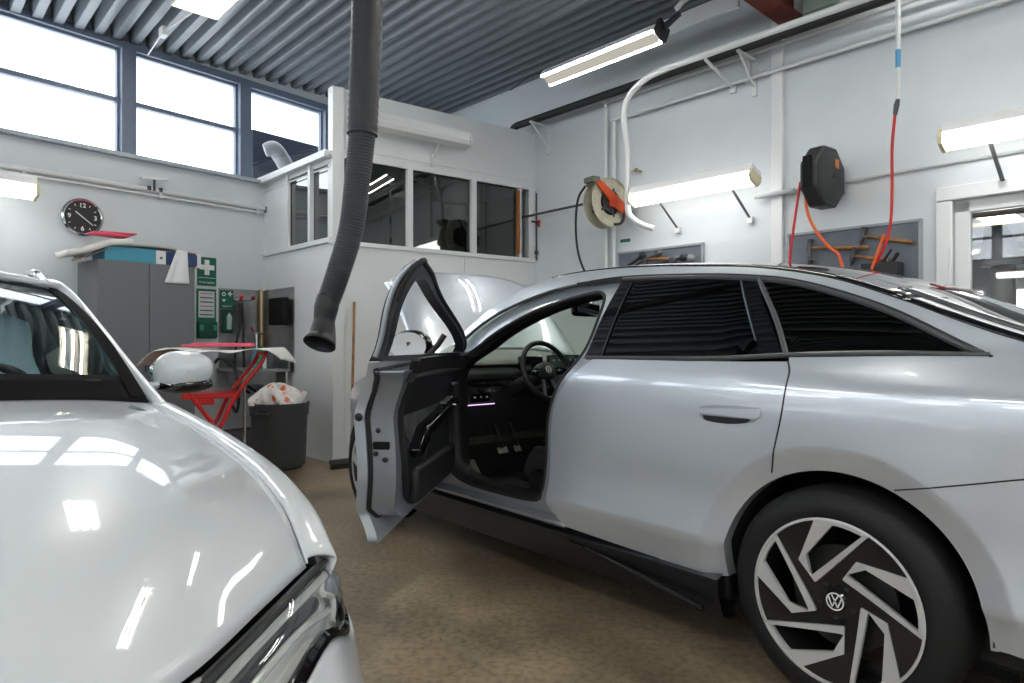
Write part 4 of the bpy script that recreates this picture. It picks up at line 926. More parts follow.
# bonnet, raised: outer skin faces back to the windscreen
hM = Matrix.Translation((2.62, 0, 1.035)) @ Matrix.Rotation(-radians(48), 4, 'Y')
mb = MB()
def hood_fn(d=0.):
    def fn(a, b):   # a along 0..1 hinge->tip, b -1..1
        y = 2*b-1; L = .80+.05*(1-abs(y)**2.6); w = (.74-.06*a)*(1-.0*a)
        x = L*a-.10*(1-abs(y)**2.6)*0+.08*(1-y*y)*(1-a)
        z = .055*(1-abs(y)**2.2)+.07*sin(pi*min(1, a*1.0))*.5-.10*max(0, a-.8)**1.5-.05*abs(y)**8-d
        return V((x, w*y, z))
    return fn
mb.grid(hood_fn(), 26, 30); bonnet = mb.build('bonnet', SILVER, car, hM, solid=.012)
mb = MB(); mb.grid(lambda a, b: hood_fn(.03)(a*.9+.05, b*.9+.05), 10, 10); mb.build('bonnet_liner', BLACK, bonnet, solid=.01)
mb = MB(); mb.tube([(2.75, -.62, .95), (3.05, -.60, 1.42)], .009, 8); mb.build('gas_strut', BLACK, car)
# front end: cowl, engine bay, bumper
mb = MB(); mb.box((2.72, 0, .98), (.22, 1.36, .04)); mb.build('cowl', BLACK, car, bevel=.01)
mb = MB(); mb.box((3.1, 0, .72), (.7, 1.24, .3)); mb.box((3.05, .25, .90), (.3, .35, .08)); mb.build('engine_bay', DGREY, car, bevel=.02)
mb = MB()
def fn(a, b):
    y = 2*b-1; q = [(3.42, .80), (3.52, .76), (3.58, .66), (3.60, .5), (3.56, .35), (3.5, .22)]; u, z = cr(q, a*(len(q)-1)); w = abs(y)
    return V((u+.26*(1-w**2.4)-.06, y*.765, z))
mb.grid(fn, 20, 24); fb = mb.build('front_bumper', SILVER, car, solid=.01)
for s in (1, -1):
    mb = MB(); mb.grid(lambda a, b: V((3.33+.24*a+.015, s*(.80-.12*a*a+.0), .80-.06*a-.075*b)), 8, 3); mb.build('headlight', mat('clear_headlight', (.5, .52, .55), .08, coat=1), fb, solid=.02)

# wheels
ALLOY = mat('machined_alloy', (.62, .62, .63), .38, metal=.3)
RIMB = mat('rim_black', (.012, .012, .014), .2, coat=.6)
def wheel(parent, loc, m, R_=.355, rr=.262, w=.235, simple_=False):
    Mw = Matrix.Translation(loc) @ (Matrix.Identity(4) if m > 0 else Matrix.Rotation(pi, 4, 'Z')) @ Matrix.Rotation(-pi/2, 4, 'X')  # local +z = outboard
    k = rr/.262
    mb = MB(); mb.lathe([(rr-.012, -.01), (rr+.006, .004), (rr+.03, .008), (rr+.062, .000), (R_-.014, -.014), (R_, -.036), (R_+.001, -w/2), (R_, -w+.036), (R_-.014, -w+.014), (rr+.03, -w), (rr-.01, -w+.02)], None, 72)
    t_ = mb.build('wheel', TYRE, parent, Mw, sharp=50)
    mb = MB(); mb.lathe([(rr-.004, .004), (rr-.02, -.03), (rr-.03, -w+.04), (rr-.02, -w+.02)], None, 60); mb.build('rim_barrel', mat('rim_barrel_dark', (.02, .02, .022), .4, metal=.4), t_)
    mb = MB(); mb.lathe([(rr, .004), (rr+.002, .0075), (rr-.006, .009), (rr-.008, .0)], None, 72); mb.build('rim_lip', ALLOY, t_)
    mb = MB(); mb.lathe([(.03, -.075), (.165, -.075), (.165, -.09), (.03, -.09)], None, 40); mb.build('brake_disc', mat('disc_iron', (.05, .048, .045), .4, metal=.5), t_)
    # black face with five swirling openings, each framed by a machined loop
    Pw = lambda r, th: (rr*r*cos(radians(th+180)), rr*r*sin(radians(th+180)))
    zf = lambda x, y, d: V((x, y, .004-.030*max(0, 1-math.hypot(x, y)/(.99*rr))-d))
    def poly_w(k_, A0, B0, C0, D0, n=8):
        o_ = -72*k_
        return [Pw(A0[1]+(B0[1]-A0[1])*j/n, A0[0]+(B0[0]-A0[0])*j/n+o_) for j in range(n+1)]+[Pw(C0[1], C0[0]+o_), Pw(C0[1]+.01, C0[0]-6+o_ if 0 else C0[0]+o_+4), Pw(D0[1], D0[0]+o_)]
    outs = [poly_w(i, (103, .985), (65, .985), (142, .29), (137, .60)) for i in range(5)]
    ins = [poly_w(i, (90.5, .93), (69, .93), (137, .375), (125, .60)) for i in range(5)]
    cir = [(rr*.985*cos(2*pi*i/60), rr*.985*sin(2*pi*i/60)) for i in range(60)]
    mb = MB()
    sheet_mesh(mb, cir, zf, [[(x*.985, y*.985) for x, y in q] for q in outs], rr*.07, .003, .02)
    mb.build('black_face', RIMB, t_, sharp=40)
    for i in range(5):
        mb = MB(); sheet_mesh(mb, outs[i], zf, [ins[i]], rr*.06, -.003, .012); mb.build('spoke_loop', ALLOY, t_, sharp=40)
    mb = MB(); mb.lathe([(0, -.020), (.03, -.020), (.05, -.022), (.07, -.024), (.07, -.05), (0, -.05)], None, 40); hb = mb.build('hub', RIMB, t_)
    mb = MB()
    for i in range(5):
        a = 2*pi*i/5+.3; mb.lathe([(0, -.021), (.007, -.021), (.011, -.026), (.011, -.03), (0, -.03)], Matrix.Translation((.054*cos(a), .054*sin(a), 0)), 10)
    mb.build('wheel_bolt', BLACK, t_)
    return t_, Mw
def vw_mark(parent, M, r):
    """round emblem: ring with a V above a W"""
    mb = MB(); mb.lathe([(r*.86, 0), (r, 0), (r, r*.07), (r*.86, r*.07)], M, 32, closed=True)
    def st(x0, y0, x1, y1):
        d = V((x1-x0, y1-y0, 0)); L = d.length; mb.box((0, 0, 0), (L, r*.15, r*.06), M @ Matrix.Translation(((x0+x1)/2, (y0+y1)/2, r*.035)) @ Matrix.Rotation(math.atan2(d.y, d.x), 4, 'Z'))
    for s in (-1, 1):
        st(s*.36*r, .72*r, s*.03*r, .12*r)
        st(s*.74*r, .46*r, s*.30*r, -.62*r); st(s*.30*r, -.62*r, s*.02*r, .0*r)
    return mb.build('emblem', mat('emblem_white', (.75, .76, .78), .3), parent)
for u, m_ in ((0, 1), (2.966, 1), (0, -1), (2.966, -1)):
    w_, Mw = wheel(car, (u, m_*.905, .358), m_)
    if m_ > 0:
        mb = MB(); mb.lathe([(0, -.012), (.028, -.013), (.033, -.02), (0, -.02)], None, 30); mb.build('hub_cap', BLACKG, w_)
        vw_mark(w_, Matrix.Translation((0, 0, -.0125)) @ Matrix.Rotation(radians(180), 4, 'Z'), .028)

# underbody and interior
mb = MB(); mb.box((1.48, 0, .26), (2.1, 1.6, .12)); mb.box((-.55, 0, .3), (.8, 1.3, .2)); mb.build('underbody', BLACK, car, bevel=.02)
CARPET = mat('dirty_dark_carpet', (.028, .024, .019), .95, col2=(.008, .007, .006), nscale=9, bump=.4, bscale=200)
mb = MB(); mb.box((1.3, 0, .335), (1.9, 1.52, .03)); mb.box((2.30, 0, .45), (.08, 1.5, .3), ry=-.4); mb.build('cabin_floor', CARPET, car)
mb = MB(); mb.box((1.85, .42, .362), (.5, .45, .012)); mb.build('floor_mat', mat('grey_floor_mat', (.028, .026, .023), .9, bump=.5, bscale=120), car, bevel=.004)
mb = MB(); mb.box((2.36, 0, .68), (.04, 1.5, .72)); mb.build('firewall', BLACK, car)
# door aperture (left): silver frame ring, sill step, seal
APO = outline([(2.34, 1.02), (2.268, 1.15), (2.05, 1.262), (1.9, 1.335), (1.62, 1.415), (1.36, 1.46), (1.0, 1.475)], [(1.0, 1.475), (1.03, 1.3), (1.03, 1.12)], [(1.03, 1.12), (1.18, .95), (1.24, .75), (1.25, .5), (1.22, .34)], [(1.22, .34), (1.7, .335), (2.36, .335)], [(2.36, .335), (2.35, .6), (2.34, 1.02)], n=5)
API = outline([(2.15, .98), (2.10, 1.09), (2.0, 1.17), (1.879, 1.235), (1.659, 1.321), (1.468, 1.377), (1.285, 1.409), (1.20, 1.41), (1.155, 1.37), (1.141, 1.282), (1.147, 1.166), (1.185, 1.08), (1.27, .97), (1.33, .83), (1.35, .65), (1.36, .50), (1.40, .43), (1.52, .41), (1.745, .405), (1.95, .41), (2.06, .435), (2.12, .50), (2.14, .62), (2.15, .80)], n=4)
API = API[:-1]
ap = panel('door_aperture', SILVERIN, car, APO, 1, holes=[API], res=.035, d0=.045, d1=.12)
mb = MB(); lp = [on(u, z, 1, .05) for u, z in API]; mb.tube(lp+[lp[0], lp[1]], .010, 8, cap=False); mb.build('aperture_seal', RUBBER, ap)
mb = MB(); cu = sum(p[0] for p in API)/len(API); cz = sum(p[1] for p in API)/len(API)
n_ = len(API)
for j in range(n_):
    u, z = API[j]; mb.v += [on(u, z, 1, .06), V((u+(cu-u)*.03, vs_(u, z)-.17, z+(cz-z)*.03))]
for j in range(n_): mb.f.append((2*j, 2*((j+1) % n_), 2*((j+1) % n_)+1, 2*j+1)); mb.m.append(0)
mb.build('aperture_inner_trim', BLACK, ap, solid=.004)
mb = MB()   # sill step: silver ledge below the aperture
q = [(.895, .338), (.893, .352), (.862, .36), (.85, .385), (.83, .405), (.76, .41)]
us = [1.20+i*.115 for i in range(11)]
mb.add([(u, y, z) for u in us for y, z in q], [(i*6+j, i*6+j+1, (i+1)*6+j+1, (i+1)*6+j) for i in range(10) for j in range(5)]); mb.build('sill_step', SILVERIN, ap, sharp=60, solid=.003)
mb = MB(); mb.tube([(1.2, .885, .335), (2.36, .885, .335)], .008, 8); mb.build('sill_seal', RUBBER, ap)
# B pillar inner, A pillar inner trims on both sides, kick panel
for m_ in (1, -1):
    mb = MB(); mb.tube([(1.12, m_*.80, .4), (1.10, m_*.80, 1.0), (1.08, m_*.72, 1.25), (1.07, m_*.62, 1.44)], [.06, .05, .04, .04], 10, n=4, flat=.6); mb.build('centre_pillar_inner', HEAD, car)
    mb = MB(); mb.tube([(2.36, m_*.72, 1.02), (2.1, m_*.67, 1.20), (1.9, m_*.62, 1.32), (1.62, m_*.53, 1.44)], .03, 10, n=4); mb.build('windscreen_pillar_inner', HEAD, car)
mb = MB(); mb.tube([(1.11, -.66, 1.43), (2.0, -.62, 1.27)], .03, 8); mb.build('far_header', HEAD, car)
# right front door, closed
fdr = outline([(2.39, 1.08), (1.7, 1.09), (1.09, 1.10)], [(1.09, 1.10), (1.16, 1.01), (1.24, .9), (1.275, .7), (1.285, .45)], [(1.285, .45), (1.2, .34), (2.42, .34)], [(2.42, .34), (2.41, .8), (2.39, 1.08)], n=4)
f2 = panel('front_door', SILVER, car, fdr, -1, res=.06, d1=.08)
gl2 = outline([(2.22, 1.12), (1.7, 1.115), (1.10, 1.115)], [(1.10, 1.115), (1.07, 1.3), (1.06, 1.44)], [(1.06, 1.44), (1.36, 1.44), (1.62, 1.39), (1.9, 1.31), (2.22, 1.12)], n=4)
panel('front_door_glass', glass('clear_car_glass', (.8, .86, .84), .15, .8), f2, gl2, -1, res=.06, d0=.01, d1=.014)
fr_tr = MB(); fr_tr.box((1.75, -.76, .72), (1.1, .06, .7)); fr_tr.build('door_trim_panel', BLACK, f2, bevel=.03)
mb = MB(); mb.ball((2.05, -1.0, 1.08), (.07, .12, .08), 16); mb.box((2.08, -.92, 1.04), (.06, .1, .03)); mb.build('mirror', SILVER, f2)

# dashboard
DASH = mat('dash_soft', (.03, .031, .033), .55)
mb = MB()
prof = [(2.66, .99), (2.5, 1.025), (2.36, 1.035), (2.27, 1.02), (2.235, .985), (2.235, .95), (2.30, .94), (2.30, .915), (2.22, .905), (2.20, .87), (2.22, .80), (2.27, .70), (2.32, .60), (2.35, .5), (2.66, .5)]
mb.prism([(u, z) for u, z in prof], -.74, .74, Matrix(((1, 0, 0, 0), (0, 0, 1, 0), (0, 1, 0, 0), (0, 0, 0, 1)))); dash = mb.build('dashboard', DASH, car, bevel=.012)
mb = MB(); mb.grid(lambda a, b: V((2.26+.38*a, -.70+1.40*b, 1.035+.012*sin(a*pi)+.006)), 6, 6); mb.build('dash_top_pad', mat('dash_pad_lit_olive', (.14, .14, .12), .5), dash, solid=.008)  # olive tone paints in the light the bonnet throws on the dash top
mb = MB(); mb.box((2.225, 0, .93), (.012, 1.44, .006)); mb.box((2.195, .55, .888), (.01, .32, .03)); mb.build('vent_strip', CHROME, dash)
mb = MB(); mb.box((2.23, .38, .93), (.02, .5, .05)); mb.build('vent_slot', BLACKG, dash)
mb = MB(); mb.box((2.205, .60, .845), (.012, .14, .05)); lp_ = mb.build('light_switch_panel', BLACKG, dash)
for i in range(3):
    q = MB(); q.box((2.198, .645-.045*i, .85), (.002, .014, .010)); q.build('switch_symbol', WHITE, lp_)
mb = MB(); mb.box((2.195, .60, .806), (.006, .20, .005)); mb.build('ambient_light_strip', emitter('violet_light', (.65, .45, .75), 1.2), dash)
mb = MB(); mb.box((0, 0, 0), (.025, .20, .11)); ic = mb.build('instrument_display', BLACKG, dash, Matrix.Translation((2.24, .16, 1.03)) @ Matrix.Rotation(.2, 4, 'Y'), bevel=.006)
mb = MB(); mb.box((0, 0, 0), (.02, .40, .24)); sc = mb.build('centre_screen', BLACKG, dash, Matrix.Translation((2.14, -.10, .975)) @ Matrix.Rotation(.15, 4, 'Y'), bevel=.006)
scr_e = emitter('screen_icons', (.15, .4, .4), .35)
for i in range(6):
    q = MB(); q.box((-.011, .155-.05*i, .085), (.001, .010, .008)); q.build('screen_icon', scr_e if i % 2 else emitter('screen_white', (.5, .55, .6), .3), sc)
# steering wheel
sw = Matrix.Translation((1.96, .29, 1.005)) @ Matrix.Rotation(radians(-68), 4, 'Y') @ Matrix.Rotation(pi/2+pi, 4, 'Z')
# local z points to the driver, local y up the rim
mb = MB(); mb.lathe([(.18+.0155*cos(a), .0155*sin(a)) for a in [i*pi/5 for i in range(10)]], None, 48, closed=True); st = mb.build('steering_wheel', mat('leather_black', (.02, .02, .021), .4), car, sw, sharp=180)
mb = MB(); mb.lathe([(0, .02), (.05, .016), (.072, 0), (.07, -.03), (0, -.04)], Matrix.Diagonal((1.1, .8, 1, 1)), 32); hb_ = mb.build('airbag_cover', BLACK, st)
mb = MB(); mb.box((-.115, -.005, -.01), (.13, .03, .02), rz=-.1); mb.box((.115, -.005, -.01), (.13, .03, .02), rz=.1); mb.build('spoke', BLACKG, st, bevel=.005)
mb = MB(); mb.tube([(-.035, -.05, -.01), (-.06, -.16, -.005)], .010, 8); mb.tube([(.035, -.05, -.01), (.06, -.16, -.005)], .010, 8); mb.tube([(-.06, -.165, 0), (.06, -.165, 0)], .008, 8); mb.build('lower_spoke', STEEL, st)
for s in (-1, 1):
    mb = MB(); mb.box((s*.1, .0, .004), (.06, .035, .006)); mb.build('button_pad', BLACKG, st, bevel=.003)
    mb = MB(); mb.box((s*.1, .0, .008), (.045, .003, .001)); mb.box((s*.1, 0, .008), (.003, .02, .001)); mb.build('button_marks', WHITE, st)
vw_mark(st, Matrix.Translation((0, .002, .0205)), .024)
mb = MB(); mb.tube([(2.0, .29, .98), (2.25, .33, .87)], .05, 12); mb.tube([(2.03, .29, .985), (2.03, .47, 1.0)], .009, 8); mb.tube([(2.03, .29, .985), (2.03, .13, 1.0)], .009, 8); mb.build('steering_column', BLACK, car)
# pedals and foot rest
PED = mat('pedal_metal', (.26, .24, .2), .35, metal=.7)
for y, w, nm in ((.30, .05, 'accelerator_pedal'), (.42, .08, 'brake_pedal')):
    mb = MB(); mb.box((2.22, y, .52), (.012, w, .065), ry=.6); p_ = mb.build(nm, PED, car, bevel=.003)
    mb = MB(); mb.tube([(2.21, y, .53), (2.30, y, .68)], .01, 8); mb.build('pedal_arm', BLACK, p_)
mb = MB(); mb.box((2.22, .66, .44), (.012, .09, .22), ry=.7); mb.build('foot_rest', mat('worn_foot_rest', (.12, .105, .08), .7), car)
mb = MB(); mb.box((2.17, .755, .60), (.03, .02, .11)); lb = mb.build('door_check_box', MGREY, car)
# seats
FAB = mat('dark_seat_fabric', (.035, .035, .037), .85, bump=.3, bscale=300)
SIDE = mat('seat_side_leather', (.02, .02, .022), .5)
def seat(u, v, bench=False, w=.5):
    W2 = w/2
    def cush(a, b):
        y = (2*b-1); return V((u-.26+.54*a, v+W2*y, .54+.05*a+.05*abs(y)**3+.02*sin(a*pi)-.16*max(0, a-.9)*10*.5-.14*max(0, abs(y)-.85)*6.6))
    mb = MB(); mb.grid(cush, 16, 16); s_ = mb.build('seat', FAB, car, solid=.1)
    mb = MB(); mb.box((u, v, .42), (.5, w*.96, .12)); mb.build('seat_base', SIDE, s_, bevel=.03)
    def back(a, b):
        y = (2*b-1); return V((u-.24-.22*a+.05*abs(y)**3-.04*sin(a*pi), v+W2*y*(1-.18*a), .52+.66*a-.02*abs(y)**4))
    mb = MB(); mb.grid(back, 16, 16); mb.build('backrest', FAB, s_, solid=-.1)
    for hv in ((v,) if not bench else (v-.35, v+.35)):
        mb = MB(); mb.box((0, 0, 0), (.09, .27, .17)); mb.build('head_rest', FAB, s_, Matrix.Translation((u-.50, hv, 1.25)) @ Matrix.Rotation(-.25, 4, 'Y'), bevel=.035)
    return s_
sL = seat(1.53, .37); sR = seat(1.42, -.38); seat(.42, 0, True, 1.25)
mb = MB(); mb.lathe([(0, 0), (.035, 0), (.033, .015), (0, .018)], Matrix.Translation((1.5, .64, .47)) @ Matrix.Rotation(-pi/2, 4, 'X'), 20); mb.build('seat_knob', BLACK, sL)
mb = MB(); mb.box((1.6, 0, .55), (.9, .22, .3)); mb.build('centre_console', BLACK, car, bevel=.03)

# ---- open driver door; closed-car coordinates turned about the hinge
HX = (2.34, .88, 0)
def vd_(u, z): return vs_(u, z)-.075*sm((z-.84)/.22)*(1-sm((z-1.12)/.36))-.03*sm((.47-z)/.13)
DM = Matrix.Translation(HX) @ Matrix.Rotation(radians(-48), 4, 'Z')
DO = outline([(2.40, 1.075), (2.405, .8), (2.42, .36)], [(2.42, .36), (1.9, .345), (1.25, .33)], [(1.25, .33), (1.31, .435)], [(1.31, .435), (1.298, .50), (1.288, .58), (1.272, .778), (1.245, .917), (1.19, 1.02), (1.14, 1.08), (1.12, 1.10)], [(1.12, 1.10), (1.7, 1.10), (2.40, 1.075)], n=4)
dk = dict(off=HX)
door = panel('driver_door', SILVER, car, DO, 1, res=.035, d0=0, d1=.045, off=HX, M=DM, f=vd_)
def inset(poly, d):
    c = []; n = len(poly)
    ar = sum(poly[i][0]*poly[(i+1) % n][1]-poly[(i+1) % n][0]*poly[i][1] for i in range(n)); sg = 1 if ar > 0 else -1
    for i in range(n):
        a = V(poly[i-1]); b = V(poly[i]); e = V(poly[(i+1) % n])
        t_ = (e-a).normalized(); c.append((b.x-sg*t_.y*d, b.y+sg*t_.x*d))
    return c
DS = outline([(2.37, 1.06), (2.375, .8), (2.38, .43)], [(2.38, .43), (1.9, .415), (1.42, .415), (1.34, .44), (1.315, .5)], [(1.315, .5), (1.305, .62), (1.296, .778), (1.262, .917), (1.19, 1.02), (1.12, 1.06)], [(1.12, 1.06), (1.7, 1.07), (2.37, 1.06)], n=4)
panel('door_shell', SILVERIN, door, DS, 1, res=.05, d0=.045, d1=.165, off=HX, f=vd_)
mb = MB(); lp = [V((u, vd_(u, z)-.052, z)) for u, z in DS[8:]]; mb.tube(lp, .013, 8); mb.build('door_seal', RUBBER, door, off=HX)
DT = outline([(2.33, 1.09), (2.335, .8), (2.32, .47)], [(2.32, .47), (1.9, .44), (1.55, .435), (1.45, .48), (1.39, .58)], [(1.39, .58), (1.36, .75), (1.33, .9), (1.27, 1.03), (1.20, 1.11)], [(1.20, 1.11), (1.7, 1.115), (2.33, 1.09)], n=4)
dt = panel('door_trim', mat('door_trim_black', (.02, .021, .023), .45), door, DT, 1, res=.05, d0=.15, d1=.19, off=HX, f=vd_)
# trim details: upper pad, chrome line, armrest, fabric insert, pocket
ins = outline([(2.2, .93), (1.8, .95), (1.36, .95)], [(1.36, .95), (1.36, .8), (1.45, .72)], [(1.45, .72), (1.8, .79), (2.2, .84), (2.2, .93)], n=3)
panel('fabric_insert', mat('grey_suede', (.11, .11, .115), .95, col2=(.05, .05, .055), nscale=10), dt, ins, 1, res=.06, d0=.186, d1=.192, off=HX)
mb = MB(); mb.tube([(1.22, vd_(1.3, 1.0)-.19, 1.03), (1.7, vd_(1.7, 1.0)-.20, 1.035), (2.28, vd_(2.2, 1.0)-.19, 1.03)], .028, 8, flat=.8); mb.build('upper_pad', BLACK, dt, off=HX)
mb = MB(); mb.tube([(1.38, vd_(1.5, .9)-.205, .975), (2.25, vd_(2.2, .9)-.205, .985)], .006, 6); mb.build('light_strip', mat('pale_strip', (.5, .48, .55), .3), dt, off=HX)
mb = MB(); mb.prism([(1.40, .70), (1.55, .79), (2.2, .87), (2.24, .84), (1.6, .73), (1.45, .66)], -.25, -.185, Matrix.Translation((0, vd_(1.7, .8), 0)) @ Matrix(((1, 0, 0, 0), (0, 0, 1, 0), (0, 1, 0, 0), (0, 0, 0, 1)))); mb.build('armrest', BLACKG, dt, off=HX, bevel=.008)
mb = MB()
for i in range(3): mb.box((1.95+.07*i, vd_(1.9, .85)-.225, .862+.008*i), (.045, .03, .012))
mb.build('window_switches', mat('switch_silver', (.4, .4, .42), .3, metal=.6), dt, off=HX, bevel=.003)
mb = MB(); mb.box((1.85, vd_(1.8, .5)-.205, .53), (.8, .05, .16)); mb.build('door_pocket', BLACK, dt, off=HX, bevel=.02)
mb = MB(); mb.lathe([(.0, 0), (.075, 0), (.08, -.012), (.07, -.014)], Matrix.Translation((1.72, vd_(1.7, .6)-.19, .60)) @ Matrix.Rotation(pi/2, 4, 'X') @ Matrix.Scale(-1, 4, (0, 0, 1)), 30); mb.build('speaker_cover', DGREY, dt, off=HX)
mb = MB(); mb.tube([(2.05, vd_(2.0, .95)-.205, .955), (2.15, vd_(2.1, .95)-.215, .95)], .01, 8); mb.build('inner_handle', CHROME, dt, off=HX)
# latch, bolts and stopper on the end face (faces backwards)
sh = MB()
for z, d in ((.80, .075), (.70, .06), (.675, .10)):
    u = 1.296 if z > .7 else 1.30
    sh.lathe([(0, 0), (.011, 0), (.012, .004), (.006, .008), (0, .008)], Matrix.Translation((u-.001, vd_(u, z)-d-.02, z)) @ Matrix.Rotation(-pi/2, 4, 'Y'), 12)
sh.build('latch_bolt', BLACK, door, off=HX)
sh = MB(); sh.box((1.298, vd_(1.3, .74)-.105, .735), (.012, .075, .034)); sh.build('latch', mat('void_black', (.002, .002, .002), .9), door, off=HX, bevel=.01)
sh = MB(); sh.lathe([(0, 0), (.016, 0), (.018, .006), (.01, .012), (0, .012)], Matrix.Translation((1.262, vd_(1.26, .86)-.022, .86)) @ Matrix.Rotation(-pi/2, 4, 'Y'), 14); sh.build('rubber_stop', BLACK, door, off=HX)
# door window frame
WO = outline([(2.34, 1.085), (2.24, 1.165), (2.1, 1.245), (1.9, 1.325), (1.62, 1.41), (1.36, 1.465), (1.12, 1.492)], [(1.12, 1.492), (1.085, 1.497), (1.06, 1.47)], [(1.06, 1.47), (1.085, 1.3), (1.115, 1.17), (1.12, 1.10)], [(1.12, 1.10), (1.7, 1.09), (2.34, 1.085)], n=4)
WI = outline([(2.28, 1.12), (2.1, 1.218), (1.9, 1.298), (1.62, 1.382), (1.36, 1.435), (1.25, 1.445)], [(1.25, 1.445), (1.18, 1.42), (1.165, 1.3), (1.18, 1.12)], [(1.18, 1.12), (1.7, 1.118), (2.28, 1.12)], n=4)
wf = panel('window_frame', mat('satin_black_frame', (.03, .032, .036), .35), door, WO, 1, holes=[WI], res=.04, d0=.0, d1=.05, off=HX, f=vd_)
mb = MB(); lp = [V((u, vd_(u, z)-.02, z)) for u, z in spl([(1.115, 1.12), (1.09, 1.25), (1.062, 1.38), (1.055, 1.45), (1.075, 1.495)], 6)]; mb.tube(lp, .011, 8); mb.build('frame_edge_strip', SILVERIN, wf, off=HX)
mb = MB(); lp = [V((u, vd_(u, z)-.045, z)) for u, z in WO[2:36]]; mb.tube(lp, .012, 8); mb.build('frame_seal', RUBBER, wf, off=HX)
mb = MB(); lp = [on(u, z, 1, .04) for u, z in ((2.03, 1.11), (2.04, 1.16), (2.06, 1.215))]; mb.tube(lp, .016, 8); mb.build('mirror_post', BLACK, wf, off=HX)
# exterior mirror
mb = MB()
def fn(a, b):
    t_ = pi*a; p = 2*pi*b; r = sin(t_)**.75
    return V((2.10+.075*(-cos(t_)), vd_(2.1, 1.05)+.085+.12*r*cos(p), 1.155+.09*r*sin(p)))
mb.grid(fn, 14, 24); mi_ = mb.build('mirror', BLACKG, door, off=HX)
mb = MB(); mb.tube([(2.11, .84, 1.06), (2.11, .98, 1.07)], .022, 8, flat=.6); mb.build('mirror_arm', BLACKG, mi_, off=HX)
mb = MB(); mb.lathe([(0, 0), (.1, .002), (.104, -.006), (0, -.008)], Matrix.Translation((2.025, vd_(2.1, 1.05)+.085, 1.155)) @ Matrix.Rotation(-pi/2, 4, 'Y') @ Matrix.Diagonal((.74, 1.0, 1, 1)), 30); mb.build('mirror_glass', mat('mirror_surface', (.85, .87, .9), .02, metal=1), mi_, off=HX)
# hinge and door check
mb = MB(); mb.tube([(2.33, .80, .62), (2.2, .85, .62)], .014, 8); mb.box((2.345, .83, .62), (.05, .06, .05)); mb.box((2.345, .83, .92), (.05, .06, .06)); mb.build('door_hinge', MGREY, car)

# ================================================================ white car (x forward, y left)
AM = frame(-1.676, 1.582, math.atan2(-.732, .682))
WPAINT = mat('white_car_paint', (.74, .77, .81), .28, coat=1., coatr=.015)
MATTE = mat('matte_seal_black', (.008, .008, .009), .85, spec=.12)
SEAM = mat('seam_black', (.01, .01, .012), .6)
wc = thing('white_car', 'white estate car with roof rails filling the lower left corner', 'car', AM)
zc_ = pch([0, .3, .6, .8, .92, 1.0], [1.035, 1.01, .95, .885, .815, .74])
ze_ = pch([0, .35, .7, .9, 1.0], [.99, .925, .845, .785, .725])
ve_ = pch([0, .35, .7, 1.0], [.745, .79, .805, .765])
ucowl = lambda f: .20*(1-f*f)
EL = [(1.50, 0, .74), (1.46, .25, .735), (1.35, .45, .721), (1.2, .60, .718), (1.03, .765, .725)]
uE = pch([p[1] for p in EL], [p[0] for p in EL])
def hoodA(a, f, ex=0.):
    s = -1 if f < 0 else 1; f = abs(f)
    v = f*ve_(a); ue = uE(v if a > .99 else v*.765/ve_(a)); u = ucowl(f)*(1-a)+a*ue
    z = zc_(a)+(ze_(a)-zc_(a))*f**2.7
    r = .004*math.exp(-((f-.62-.1*(1-a))/.09)**2)*sin(pi*min(1, a))  # soft power line
    return V((u, s*v, z+r+ex))
mb = MB(); mb.grid(lambda a, b: hoodA(a, 2*b-1), 44, 60); bon = mb.build('bonnet', WPAINT, wc, sharp=80, solid=.012)
VA = pch([.2, .35, .5, .7, .82, .90, .95, 1.0, 1.1, 1.2, 1.3, 1.38, 1.43], [.86, .90, .925, .93, .915, .885, .84, .79, .755, .725, .69, .65, .60])
def va(u, z):
    p = 1-.105*max(0, (u-.3)/.7)**2-(.08*((-2.6-u)/.9)**2 if u < -2.6 else 0); v = VA(z)*p
    for uc in (.58, -2.33):
        r = ((u-uc)**2+(z-.34)**2)**.5
        if r < .5: v += .012*(1-sm((r-.38)/.1))
    return v
def panelA(name, mt, par, poly, m=1, **k):
    mb = MB(); kk = {q: k.pop(q) for q in ('holes', 'res', 'd0', 'd1') if q in k}
    sheet_mesh(mb, poly, side_fn(m, f=va), kk.get('holes', ()), kk.get('res', .05), kk.get('d0', 0), kk.get('d1', .012), flip=(m > 0)); return mb.build(name, mt, par, **k)
def wsA(a, b, ex=0.):
    y = 2*b-1; bot = V((.20*(1-y*y)-.01, .735*y, 1.012+.03*(1-y*y)-.005)); top = V((-.86+.06*(1-y*y), .625*y, 1.385+.055*(1-y*y)))
    p = bot.lerp(top, a); return V((p.x+.03*sin(pi*a), p.y, p.z+.03*sin(pi*a)+ex))
BELT = .965
